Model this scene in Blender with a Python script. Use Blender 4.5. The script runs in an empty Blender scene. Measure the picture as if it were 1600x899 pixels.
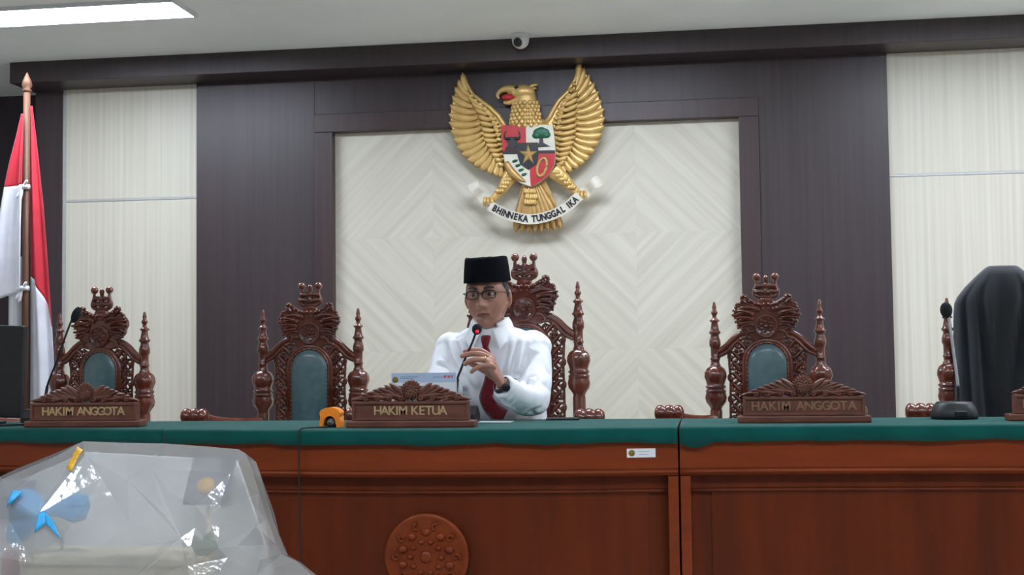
import bpy, bmesh, math, random
from mathutils import Vector, Matrix, noise
from mathutils.bvhtree import BVHTree
random.seed(7)
S = bpy.context.scene
COL = S.collection
PI = math.pi

# ------------------------------------------------------------------ camera
def set_camera():
    yaw, pitch, roll = math.radians(8.4), math.atan(110/2060), 0.012
    fw = Vector((-math.sin(yaw)*math.cos(pitch), math.cos(yaw)*math.cos(pitch), math.sin(pitch)))
    r0 = Vector((math.cos(yaw), math.sin(yaw), 0)); u0 = r0.cross(fw)
    r = r0*math.cos(roll) - u0*math.sin(roll); u = u0*math.cos(roll) + r0*math.sin(roll)
    cd = bpy.data.cameras.new('camera'); co = bpy.data.objects.new('camera', cd); COL.objects.link(co)
    cd.sensor_width = 36; cd.lens = 2060/1600*36; cd.clip_start = .05
    m = Matrix((r, u, -fw)).transposed().to_4x4(); m.translation = (0, -6.9, 1.03)
    co.matrix_world = m; S.camera = co
set_camera()

# ------------------------------------------------------------------ world, exposure
w = bpy.data.worlds.new('world'); S.world = w; w.use_nodes = True
w.node_tree.nodes['Background'].inputs[0].default_value = (.80, .90, 1, 1)
w.node_tree.nodes['Background'].inputs[1].default_value = .25
S.view_settings.view_transform = 'Standard'; S.view_settings.look = 'None'
S.view_settings.gamma = 1; S.view_settings.use_curve_mapping = False
S.view_settings.exposure = 0.90
LIGHT = 22.0          # emission strength of every ceiling panel

# ------------------------------------------------------------------ materials
def lin(c): return tuple((v/12.92 if v <= .04045 else ((v+.055)/1.055)**2.4) for v in [x/255 for x in c])
MATS = {}
def mat(name, col, rough=.5, metal=0, coat=0, spec=.5, emit=0, bump=0, bscale=200, col2=None, scale=(1, 1, 1), nscale=6, sheen=0, detail=4, contrast=(.35, .65), rot=(0, 0, 0), trans=0, wave=False):
    m = bpy.data.materials.new(name); m.use_nodes = True
    nt = m.node_tree; b = nt.nodes['Principled BSDF']; N = nt.nodes.new; L = nt.links.new
    c = (*lin(col), 1)
    b.inputs['Base Color'].default_value = c; b.inputs['Roughness'].default_value = rough
    b.inputs['Metallic'].default_value = metal; b.inputs['Specular IOR Level'].default_value = spec
    b.inputs['Coat Weight'].default_value = coat; b.inputs['Coat Roughness'].default_value = .08
    b.inputs['Sheen Weight'].default_value = sheen
    b.inputs['Transmission Weight'].default_value = trans
    if emit:
        b.inputs['Emission Color'].default_value = c; b.inputs['Emission Strength'].default_value = emit
    tc = N('ShaderNodeTexCoord'); mp = N('ShaderNodeMapping'); L(tc.outputs['Object'], mp.inputs[0])
    mp.inputs['Scale'].default_value = scale
    if any(rot):   # turn first, then stretch
        mr = N('ShaderNodeMapping'); mr.inputs['Rotation'].default_value = rot; L(tc.outputs['Object'], mr.inputs[0]); L(mr.outputs[0], mp.inputs[0])
    if col2:
        if wave:
            t = N('ShaderNodeTexWave'); t.bands_direction = 'X'; t.inputs['Scale'].default_value = nscale; t.inputs['Distortion'].default_value = 1.5; t.inputs['Detail'].default_value = detail; t.inputs['Detail Scale'].default_value = 2; out = t.outputs['Fac']
        else:
            t = N('ShaderNodeTexNoise'); t.inputs['Scale'].default_value = nscale; t.inputs['Detail'].default_value = detail; out = t.outputs['Fac']
        L(mp.outputs[0], t.inputs[0])
        r = N('ShaderNodeValToRGB'); r.color_ramp.elements[0].position = contrast[0]; r.color_ramp.elements[1].position = contrast[1]
        r.color_ramp.elements[0].color = c; r.color_ramp.elements[1].color = (*lin(col2), 1)
        L(out, r.inputs[0]); L(r.outputs[0], b.inputs['Base Color'])
    if bump:
        t2 = N('ShaderNodeTexNoise'); t2.inputs['Scale'].default_value = bscale; L(mp.outputs[0], t2.inputs[0])
        bp = N('ShaderNodeBump'); bp.inputs['Strength'].default_value = bump; bp.inputs['Distance'].default_value = .002
        L(t2.outputs['Fac'], bp.inputs['Height']); L(bp.outputs[0], b.inputs['Normal'])
    MATS[name] = m; return m
M = MATS
mat('ceiling_paint', (238, 241, 240), .8, col2=(232, 235, 234), nscale=2)
mat('wall_paint', (205, 203, 196), .8, col2=(198, 196, 190), nscale=2)
mat('dark_laminate', (62, 50, 52), .42, col2=(50, 40, 44), scale=(14, 14, .35), nscale=3, contrast=(.3, .7), spec=.6)
mat('dark_frame', (66, 48, 48), .42, col2=(52, 38, 40), scale=(14, 14, .35), nscale=3, contrast=(.3, .7), spec=.6)
mat('cream_laminate', (216, 211, 196), .42, col2=(200, 194, 177), scale=(22, 22, .25), nscale=2.2, contrast=(.3, .7))
mat('left_wall', (58, 48, 56), .5, col2=(50, 42, 50), scale=(12, 12, .4), nscale=3)
mat('steel', (196, 196, 194), .4, metal=.25, col2=(188, 188, 188), nscale=30)
for nm, a in (('veneer_rise', PI/4), ('veneer_fall', -PI/4)):
    mat(nm, (214, 209, 193), .45, col2=(199, 193, 175), rot=(0, a, 0), scale=(17, 1, .5), nscale=1.7, contrast=(.34, .66), detail=5)
mat('floor_tile', (214, 208, 196), .3, col2=(206, 200, 188), nscale=3)
mat('dais_tile', (206, 200, 188), .35, col2=(198, 192, 180), nscale=3)
mat('bench_wood', (104, 42, 14), .4, col2=(80, 30, 10), scale=(10, 10, .8), nscale=1.6, spec=.2, contrast=(.25, .75))
mat('bench_rail', (132, 56, 19), .32, col2=(108, 42, 13), scale=(.8, 8, 10), nscale=2, spec=.3, contrast=(.25, .75))
mat('carved_wood', (122, 60, 41), .25, col2=(86, 39, 27), nscale=14, coat=.7, contrast=(.3, .7))
mat('plate_wood', (114, 66, 50), .42, col2=(94, 52, 39), scale=(3, 12, 12), nscale=4, coat=.1)
mat('letter_gold', (196, 168, 124), .5, metal=.1, col2=(180, 150, 106), nscale=40)
mat('letter_dim', (146, 108, 82), .5, col2=(136, 98, 74), nscale=40)
mat('green_cloth', (16, 82, 76), .9, spec=.03, sheen=.14, col2=(13, 74, 69), nscale=8, bump=.1, bscale=900)
mat('green_leather', (96, 124, 130), .28, col2=(86, 112, 118), nscale=30, bump=.12, bscale=260, coat=.15)
mat('brass_stud', (150, 130, 90), .35, metal=.9, col2=(120, 100, 70), nscale=50)
mat('gold', (226, 190, 122), .36, metal=.35, col2=(208, 170, 102), nscale=26, contrast=(.3, .7))
mat('gold_dark', (196, 158, 98), .42, metal=.3, col2=(176, 136, 80), nscale=26)
mat('enamel_red', (190, 36, 44), .4, col2=(176, 30, 40), nscale=20)
mat('enamel_white', (222, 216, 200), .45, col2=(212, 206, 190), nscale=20)
mat('enamel_black', (22, 22, 26), .4, col2=(28, 28, 32), nscale=20)
mat('enamel_green', (20, 96, 66), .4, col2=(16, 84, 58), nscale=40)
mat('flag_red', (206, 34, 56), .75, col2=(196, 30, 50), nscale=12, sheen=.2)
mat('flag_white', (226, 226, 232), .75, col2=(216, 216, 224), nscale=12, sheen=.2)
mat('pole_wood', (100, 68, 50), .5, spec=.3, col2=(84, 54, 40), scale=(8, 8, .6), nscale=5)
mat('black_plastic', (22, 23, 26), .45, col2=(27, 28, 31), nscale=40)
mat('black_foam', (16, 17, 20), .95, col2=(26, 27, 30), nscale=300, bump=.8, bscale=600)
mat('black_metal', (30, 31, 34), .35, metal=.3, col2=(38, 39, 42), nscale=40)
mat('chrome', (196, 198, 202), .3, metal=.4, col2=(186, 188, 192), nscale=40)
mat('mic_red', (190, 20, 36), .4, emit=.6, col2=(170, 16, 30), nscale=40)
mat('orange_plastic', (255, 146, 30), .4, col2=(250, 136, 24), nscale=30)
mat('grey_plastic', (110, 108, 106), .4, col2=(100, 98, 96), nscale=30)
mat('paper_white', (226, 228, 232), .6, col2=(220, 222, 228), nscale=20)
mat('paper_blue', (176, 198, 222), .6, col2=(168, 190, 216), nscale=20)
mat('print_grey', (120, 124, 132), .6, col2=(110, 114, 122), nscale=20)
mat('print_red', (196, 96, 104), .6, col2=(186, 86, 94), nscale=20)
mat('print_gold', (140, 120, 50), .6, col2=(120, 104, 44), nscale=90)
mat('photo_dark', (104, 104, 100), .5, col2=(70, 74, 66), nscale=60)
mat('robe_cloth', (30, 32, 38), .8, col2=(25, 27, 32), nscale=10, sheen=.25)
mat('skin', (180, 130, 110), .38, col2=(162, 113, 94), nscale=26, bump=.08, bscale=300)
mat('lip', (132, 82, 74), .45, col2=(122, 75, 67), nscale=40)
mat('nail', (176, 138, 122), .35, col2=(168, 130, 114), nscale=40)
mat('hair', (46, 44, 46), .7, col2=(92, 90, 92), scale=(40, 40, 8), nscale=9, bump=.5, bscale=300)
mat('eye_white', (170, 160, 154), .3, col2=(196, 190, 186), nscale=60)
mat('iris', (34, 24, 20), .2, col2=(26, 18, 15), nscale=60)
mat('brow', (44, 38, 38), .8, col2=(60, 54, 54), nscale=200)
mat('velvet', (13, 14, 20), 1, spec=.1, sheen=0, col2=(17, 18, 24), nscale=60)
mat('shirt', (242, 243, 246), .8, col2=(236, 238, 242), nscale=6, bump=.12, bscale=700)
mat('tie', (112, 14, 30), .7, spec=.2, col2=(88, 9, 22), nscale=120, sheen=.2)
mat('trouser', (32, 32, 38), .8, col2=(28, 28, 33), nscale=20)
mat('watch_strap', (66, 50, 44), .5, col2=(54, 40, 36), nscale=60)
mat('ring_gold', (226, 190, 90), .2, metal=1, col2=(216, 180, 80), nscale=60)
mat('badge_green', (30, 120, 84), .5, col2=(26, 108, 76), nscale=60)
mat('box_cream', (232, 220, 190), .7, col2=(224, 212, 180), nscale=7)
mat('card_grey', (112, 110, 126), .6, col2=(98, 96, 112), nscale=14)
mat('card_black', (40, 34, 48), .5, col2=(34, 28, 42), nscale=20)
mat('ribbon_blue', (52, 168, 226), .4, col2=(40, 152, 214), nscale=20)
mat('ribbon_sheer', (70, 170, 226), .6, col2=(116, 180, 218), nscale=20)
mat('sticker_yellow', (236, 186, 46), .5, col2=(206, 146, 30), nscale=120)
mat('pouch_yellow', (222, 206, 126), .6, col2=(210, 194, 112), nscale=12)
mat('pouch_pink', (196, 128, 136), .6, col2=(186, 116, 126), nscale=12)
mat('leaf_green', (112, 142, 104), .6, col2=(96, 126, 90), nscale=20)
mat('table_wood', (126, 92, 62), .5, col2=(110, 78, 52), scale=(2, 14, 14), nscale=3)
mat('lamp_white', (230, 240, 255), .5, emit=LIGHT)
mat('lamp_frame', (220, 220, 220), .5, col2=(212, 212, 212), nscale=20)
def glass_mat():
    m = bpy.data.materials.new('lens_glass'); m.use_nodes = True; nt = m.node_tree
    nt.nodes.remove(nt.nodes['Principled BSDF']); N = nt.nodes.new; L = nt.links.new
    t = N('ShaderNodeBsdfTransparent'); g = N('ShaderNodeBsdfGlossy'); g.inputs['Roughness'].default_value = .03
    t.inputs[0].default_value = (.86, .87, .88, 1)
    f = N('ShaderNodeFresnel'); f.inputs[0].default_value = 1.5
    x = N('ShaderNodeMixShader'); L(f.outputs[0], x.inputs[0]); L(t.outputs[0], x.inputs[1]); L(g.outputs[0], x.inputs[2])
    L(x.outputs[0], nt.nodes['Material Output'].inputs[0]); M['lens_glass'] = m
glass_mat()
def film_mat():
    # milky polythene: part clear, part scattering, glossy by Fresnel
    m = bpy.data.materials.new('plastic_film'); m.use_nodes = True; nt = m.node_tree
    nt.nodes.remove(nt.nodes['Principled BSDF']); N = nt.nodes.new; L = nt.links.new
    t = N('ShaderNodeBsdfTransparent'); t.inputs[0].default_value = (.985, .985, .98, 1)
    d = N('ShaderNodeBsdfDiffuse'); d.inputs[0].default_value = (.93, .93, .91, 1)
    tl = N('ShaderNodeBsdfTranslucent'); tl.inputs[0].default_value = (.94, .94, .92, 1)
    a = N('ShaderNodeMixShader'); a.inputs[0].default_value = .5; L(d.outputs[0], a.inputs[1]); L(tl.outputs[0], a.inputs[2])
    n = N('ShaderNodeTexNoise'); n.inputs['Scale'].default_value = 5; tc = N('ShaderNodeTexCoord'); L(tc.outputs['Object'], n.inputs[0])
    mr = N('ShaderNodeMapRange'); mr.inputs[3].default_value = .30; mr.inputs[4].default_value = .46; L(n.outputs['Fac'], mr.inputs[0])
    b = N('ShaderNodeMixShader'); L(mr.outputs[0], b.inputs[0]); L(t.outputs[0], b.inputs[1]); L(a.outputs[0], b.inputs[2])
    g = N('ShaderNodeBsdfGlossy'); g.inputs['Roughness'].default_value = .07
    f = N('ShaderNodeFresnel'); f.inputs[0].default_value = 1.5
    n2 = N('ShaderNodeTexNoise'); n2.inputs['Scale'].default_value = 26; n2.inputs['Detail'].default_value = 3; L(tc.outputs['Object'], n2.inputs[0])
    bp = N('ShaderNodeBump'); bp.inputs['Strength'].default_value = .15; bp.inputs['Distance'].default_value = .01; L(n2.outputs['Fac'], bp.inputs['Height'])
    L(bp.outputs[0], g.inputs['Normal']); L(bp.outputs[0], f.inputs['Normal'])
    x = N('ShaderNodeMixShader'); L(f.outputs[0], x.inputs[0]); L(b.outputs[0], x.inputs[1]); L(g.outputs[0], x.inputs[2])
    L(x.outputs[0], nt.nodes['Material Output'].inputs[0]); M['plastic_film'] = m
film_mat()

# ------------------------------------------------------------------ mesh helpers
class MB:
    def __init__(s): s.v = []; s.f = []; s.sm = []
    def add(s, vs, fs, smooth=True, mx=None):
        o = len(s.v)
        s.v += [tuple(mx @ Vector(p)) for p in vs] if mx else [tuple(p) for p in vs]
        for f in fs: s.f.append(tuple(i+o for i in f)); s.sm.append(smooth)
        return s
    def box(s, x0, x1, y0, y1, z0, z1, mx=None):
        vs = [(x, y, z) for x in (x0, x1) for y in (y0, y1) for z in (z0, z1)]
        return s.add(vs, [(0, 1, 3, 2), (4, 6, 7, 5), (0, 4, 5, 1), (2, 3, 7, 6), (0, 2, 6, 4), (1, 5, 7, 3)], False, mx)
    def ell(s, c, r, seg=16, ring=10, mx=None):
        if not hasattr(r, '__len__'): r = (r, r, r)
        vs = [(c[0], c[1], c[2]-r[2])]
        for i in range(1, ring):
            a = -PI/2+PI*i/ring
            for j in range(seg):
                b = 2*PI*j/seg
                vs.append((c[0]+r[0]*math.cos(a)*math.cos(b), c[1]+r[1]*math.cos(a)*math.sin(b), c[2]+r[2]*math.sin(a)))
        vs.append((c[0], c[1], c[2]+r[2])); n = len(vs)-1; fs = []
        for j in range(seg):
            k = (j+1) % seg
            fs.append((0, 1+k, 1+j)); fs.append((n, n-seg+j, n-seg+k))
            for i in range(ring-2): fs.append((1+i*seg+j, 1+i*seg+k, 1+(i+1)*seg+k, 1+(i+1)*seg+j))
        return s.add(vs, fs, True, mx)
    def loft(s, rings, cap=True, smooth=True, closed=True, mx=None):
        n = len(rings[0]); vs = [p for r in rings for p in r]; fs = []
        for i in range(len(rings)-1):
            for j in range(n if closed else n-1):
                k = (j+1) % n; fs.append((i*n+j, i*n+k, (i+1)*n+k, (i+1)*n+j))
        if cap and closed:
            fs.append(tuple(reversed(range(n)))); fs.append(tuple((len(rings)-1)*n+j for j in range(n)))
        return s.add(vs, fs, smooth, mx)
    def lathe(s, prof, seg=20, c=(0, 0, 0), lobes=None, mx=None):
        rings = []
        for i, (z, r) in enumerate(prof):
            l = lobes.get(i, 0) if lobes else 0
            rings.append([(c[0]+r*(1+l*abs(math.sin(4*a)))*math.cos(a), c[1]+r*(1+l*abs(math.sin(4*a)))*math.sin(a), c[2]+z) for a in [2*PI*j/seg for j in range(seg)]])
        return s.loft(rings, mx=mx)
    def tube(s, pts, rad, seg=8, flat=1, mx=None, cap=True):
        pts = [Vector(p) for p in pts]; n = len(pts)
        if not hasattr(rad, '__len__'): rad = [rad]*n
        rings = []; up = None
        for i, p in enumerate(pts):
            t = (pts[min(i+1, n-1)]-pts[max(i-1, 0)])
            t = t.normalized() if t.length > 1e-9 else Vector((0, 0, 1))
            if up is None:
                up = Vector((0, 1, 0)) if abs(t.y) < .9 else Vector((1, 0, 0))
            a = (up - t*up.dot(t)); a = a.normalized() if a.length > 1e-6 else t.orthogonal().normalized()
            b = t.cross(a); up = a
            rings.append([tuple(p + a*(rad[i]*flat*math.cos(q)) + b*(rad[i]*math.sin(q))) for q in [2*PI*j/seg for j in range(seg)]])
        return s.loft(rings, cap=cap, mx=mx)
    def prism(s, out, y0, y1, mx=None, smooth=False, ear=.0):
        # out: polygon of (x, z); extruded along y
        n = len(out); vs = [(x, y0, z) for x, z in out] + [(x, y1, z) for x, z in out]
        fs = [tuple(range(n)), tuple(reversed(range(n, 2*n)))] + [(j, j+n, (j+1) % n+n, (j+1) % n) for j in range(n)]
        return s.add(vs, fs, smooth, mx)
    def leaf(s, base, tip, w, bow=(0, 0, 0), d=.004, n=8, nrm=(0, -1, 0), point=.0):
        # rounded feather / leaf from base to tip with a raised middle rib
        B, T, Nn = Vector(base), Vector(tip), Vector(nrm); Cc = (B+T)/2+Vector(bow)*2; rows = []
        for i in range(n+1):
            t = i/n; p = B*(1-t)**2+Cc*2*t*(1-t)+T*t*t
            tg = ((Cc-B)*2*(1-t)+(T-Cc)*2*t); tg = tg.normalized() if tg.length else Vector((1, 0, 0))
            sd = tg.cross(Nn).normalized()
            ww = w*(math.sin(PI*min(1, .18+.82*t)**1.0)**.6 if point else min(1, .45+t*1.1)*math.sqrt(max(0, 1-max(0, (t-.72)/.28)**2)))
            ww = max(ww, w*.04)
            rows.append([tuple(p+sd*ww), tuple(p+sd*ww*.5+Nn*d*.75), tuple(p+Nn*d), tuple(p-sd*ww*.5+Nn*d*.75), tuple(p-sd*ww), tuple(p-Nn*d*.3)])
        return s.loft(rows)
    def build(s, name, m, parent=None, bevel=0, seg=2, sub=0, loc=None, solid=0):
        me = bpy.data.meshes.new(name); me.from_pydata(s.v, [], s.f); me.polygons.foreach_set('use_smooth', s.sm); me.update()
        bm = bmesh.new(); bm.from_mesh(me); bmesh.ops.recalc_face_normals(bm, faces=bm.faces); bm.to_mesh(me); bm.free()
        return link(name, me, m, parent, bevel, seg, sub, loc, solid)
def link(name, me, m, parent=None, bevel=0, seg=2, sub=0, loc=None, solid=0):
    o = bpy.data.objects.new(name, me); COL.objects.link(o)
    if m is not None and not me.materials: me.materials.append(M[m] if isinstance(m, str) else m)
    if parent: o.parent = parent
    if loc: o.location = loc
    if solid:
        k = o.modifiers.new('solid', 'SOLIDIFY'); k.thickness = solid; k.offset = 0
    if bevel:
        k = o.modifiers.new('bevel', 'BEVEL'); k.width = bevel; k.segments = seg; k.limit_method = 'ANGLE'; k.angle_limit = math.radians(40)
    if sub:
        k = o.modifiers.new('sub', 'SUBSURF'); k.levels = sub; k.render_levels = sub
    return o
def tag(o, label=None, cat=None, group=None, kind=None):
    for k, v in (('label', label), ('category', cat), ('group', group), ('kind', kind)):
        if v: o[k] = v
    return o
def thing(name, label, cat, loc=(0, 0, 0), rz=0, group=None):
    o = bpy.data.objects.new(name, None); COL.objects.link(o); o.location = loc; o.rotation_euler = (0, 0, rz); o.empty_display_size = .1
    return tag(o, label, cat, group)
def struct(name, mb, m, bevel=0): return tag(mb.build(name, m, None, bevel), kind='structure')
def dup(root, loc, rz, label, scale=1, zs=None):
    r = root.copy(); COL.objects.link(r); r.location = loc; r.rotation_euler = (0, 0, rz); r.scale = (scale, scale, zs or scale); r['label'] = label
    for ch in list(root.children):
        c = ch.copy(); COL.objects.link(c); c.parent = r
        for g in list(ch.children):
            d = g.copy(); COL.objects.link(d); d.parent = c
    return r
def remesh(mb, vox, smooth=4, fac=.5):
    me = bpy.data.meshes.new('t'); me.from_pydata(mb.v, [], mb.f); me.update()
    bm = bmesh.new(); bm.from_mesh(me); bmesh.ops.recalc_face_normals(bm, faces=bm.faces); bm.to_mesh(me); bm.free()
    o = bpy.data.objects.new('t', me); COL.objects.link(o)
    k = o.modifiers.new('r', 'REMESH'); k.mode = 'VOXEL'; k.voxel_size = vox; k.use_smooth_shade = True
    if smooth:
        k = o.modifiers.new('s', 'SMOOTH'); k.iterations = smooth; k.factor = fac
    dg = bpy.context.evaluated_depsgraph_get(); r = bpy.data.meshes.new_from_object(o.evaluated_get(dg))
    bpy.data.objects.remove(o); bpy.data.meshes.remove(me)
    r.polygons.foreach_set('use_smooth', [True]*len(r.polygons)); return r
def text_mesh(body, size, depth, bold=0):
    cu = bpy.data.curves.new('t', 'FONT'); cu.body = body; cu.size = size; cu.extrude = depth; cu.align_x = 'CENTER'; cu.align_y = 'CENTER'; cu.offset = bold; cu.resolution_u = 3
    o = bpy.data.objects.new('t', cu); COL.objects.link(o); dg = bpy.context.evaluated_depsgraph_get(); dg.update()
    me = bpy.data.meshes.new_from_object(o.evaluated_get(dg)); bpy.data.objects.remove(o); me.transform(Matrix.Rotation(PI/2, 4, 'X')); return me
def letters(word, size, width, depth, m, parent, loc, bold=0, name='letter', z=0):
    # each character its own mesh, spread over the given width
    n = len(word); wd = {'I': .5, ' ': .55, 'M': 1.2, '1': .6}; ws = [wd.get(c, 1) for c in word]; tot = sum(ws); x = 0
    for c, k in zip(word, ws):
        xc = -width/2+width*(x+k/2)/tot; x += k
        if c == ' ': continue
        me = text_mesh(c, size, depth, bold); o = link(name, me, m, parent); o.location = (loc[0]+xc, loc[1], loc[2]+z)
def spiral(c, r0, turns, a0, d=1, n=22, y=0, shrink=.85):
    return [(c[0]+r0*(1-shrink*i/n)*math.cos(a0+d*turns*2*PI*i/n), y, c[1]+r0*(1-shrink*i/n)*math.sin(a0+d*turns*2*PI*i/n)) for i in range(n+1)]
def bez(P, n=16):
    # Catmull-Rom through points
    P = [Vector(p) for p in P]; out = []
    for i in range(len(P)-1):
        a, b, c, d = P[max(i-1, 0)], P[i], P[i+1], P[min(i+2, len(P)-1)]
        for j in range(n):
            t = j/n; out.append(.5*((2*b)+(c-a)*t+(2*a-5*b+4*c-d)*t*t+(3*b-a-3*c+d)*t**3))
    out.append(P[-1]); return out

# ------------------------------------------------------------------ the room
CZ = 2.68
struct('floor', MB().box(-5.2, 4.2, -11, .7, -.40, -.30), 'floor_tile')
tag(MB().box(-5.15, 4.15, -2.95, .62, -.30, 0).build('dais_platform', 'dais_tile', None), kind='structure')
struct('ceiling', MB().box(-5.2, 4.2, -11, .75, CZ, CZ+.1), 'ceiling_paint')
struct('wall_back', MB().box(-5.2, 4.2, .62, .72, -.3, CZ), 'left_wall')
struct('wall_left', MB().box(-5.3, -5.2, -11, .72, -.4, CZ+.1), 'wall_paint')
struct('wall_right', MB().box(4.2, 4.3, -11, .72, -.4, CZ+.1), 'wall_paint')
struct('wall_rear', MB().box(-5.3, 4.3, -11.1, -11, -.4, CZ+.1), 'wall_paint')
# panelled build-out in front of the back wall
core = struct('wall_panelled', MB().box(-3.72, 3.2, .03, .6, 0, CZ), 'dark_laminate')
MB().box(-3.72, -3.56, -.002, .03, 0, 2.575).build('edge_panel', 'dark_laminate', core)
MB().box(-3.56, -3.535, .006, .03, 0, 2.575).build('edge_strip', 'steel', core)
for x0, x1 in ((-3.535, -2.76), (.932, 2.2), (2.206, 3.2)):
    MB().box(x0, x1, 0, .03, 0, 1.928).build('cream_panel', 'cream_laminate', core)
    MB().box(x0, x1, 0, .03, 1.942, 2.575).build('cream_panel', 'cream_laminate', core)
    MB().box(x0, x1, -.004, .03, 1.9295, 1.9405).build('metal_strip', 'steel', core)
# dark surround of the inset, projecting a little
PX0, PX1, PT = -1.985, .182, 2.262
for a in ((-2.76, -2.087, 0, 2.575), (.252+.03, .932, 0, 2.575)):
    MB().box(a[0], a[1], -.03, .03, a[2], a[3]).build('dark_panel', 'dark_laminate', core, .002)
MB().box(-2.087, .282, -.03, .03, 2.362, 2.575).build('dark_panel', 'dark_laminate', core, .002)
fr = [((-2.0865, PX0, 0, PT)), (PX1, .2815, 0, PT)]
for a in fr: MB().box(a[0], a[1], -.045, .03, a[2], a[3]).build('inset_frame', 'dark_frame', core, .003)
MB().box(-2.0865, .2815, -.045, .03, PT, 2.3615).build('inset_frame', 'dark_frame', core, .003)
# inset veneer tiles, grain turned tile by tile into diamonds
cols = [PX0+(PX1-PX0)*i/4 for i in range(5)]
rows = [PT, 1.68, 1.07, .46, 0]
for r in range(4):
    for c in range(4):
        MB().box(cols[c]+.0001, cols[c+1]-.0001, .012, .0295, rows[r+1]+.0001, rows[r]-.0001).build('veneer_tile', 'veneer_rise' if (r+c) % 2 else 'veneer_fall', core)
# beam under the ceiling
bm_ = struct('trim_1', MB().box(-3.752, 3.2, -.23, .3, 2.565, CZ), 'dark_laminate', .003)
struct('baseboard_back', MB().box(-3.7, 3.2, -.06, -.046, 0, .1), 'dark_frame')

# ceiling light panels
def lamp(x, y, label, group=None):
    t = thing('ceiling_light', label, 'ceiling light', (x, y, CZ), 0, group)
    W, D = .60, .145
    MB().box(-W+.012, W-.012, -D+.012, D-.012, -.014, -.002).build('diffuser', 'lamp_white', t)
    f = MB()
    for a in ((-W, W, -D, -D+.012), (-W, W, D-.012, D), (-W, -W+.012, -D+.012, D-.012), (W-.012, W, -D+.012, D-.012)): f.box(a[0], a[1], a[2], a[3], -.018, 0)
    f.build('frame', 'lamp_frame', t)
lamp(-2.965, -1.145, 'glowing white LED panel on the ceiling above the flag')
for y in (-1.35, -5.0):  # unseen panels; the row over the hall is added to brighten the hamper
    for x in (-2.965, -.6, 1.5, 3.4):
        if y > -2 and x < -2: continue
        lamp(x, y, 'white LED panel set in the ceiling, out of view', 'ceiling lights out of view')

# dome camera on the ceiling
t = thing('dome_camera', 'small white security camera dome on the ceiling above the eagle', 'camera', (-.915, -.305, CZ))
MB().lathe([(0, .05), (-.012, .05), (-.016, .046), (-.022, .046)], 24).build('mount', 'lamp_frame', t)
MB().ell((0, 0, -.03), (.044, .044, .044), 24, 14).build('housing', 'lamp_frame', t)
MB().ell((-.008, -.026, -.044), (.025, .025, .025), 20, 12).build('lens', 'black_plastic', t)

# ------------------------------------------------------------------ judges' bench
FX = [(-3.4, -2.30), (-2.6, -2.43), (-2.05, -2.515), (-1.5, -2.615), (-1.06, -2.645), (-.5, -2.61), (-.1, -2.545), (.4, -2.495), (1.1, -2.465), (1.9, -2.45)]
FC = bez([(x, y, 0) for x, y in FX], 12)
def yf(x):
    for a, b in zip(FC, FC[1:]):
        if a.x <= x <= b.x: return a.y+(b.y-a.y)*(x-a.x)/(b.x-a.x)
    return FC[0].y if x < FC[0].x else FC[-1].y
BACK = -1.965
def strip(mb, x0, x1, prof, n=24, smooth=True):
    # sweep a (offset behind the front line, z) profile along the bowed front
    rings = []
    for i in range(n+1):
        x = x0+(x1-x0)*i/n; y = yf(x); rings.append([(x, y+o, z) for o, z in prof])
    return mb.loft(rings, smooth=smooth)
BL = ['bench section behind the plastic wrapped hamper, left end of the long bench', 'middle bench section with the carved round medallion on its front', 'right bench section under the black draped robe']
secs = [(-3.3, -1.8705), (-1.8695, -.103), (-.097, 1.85)]
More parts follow.
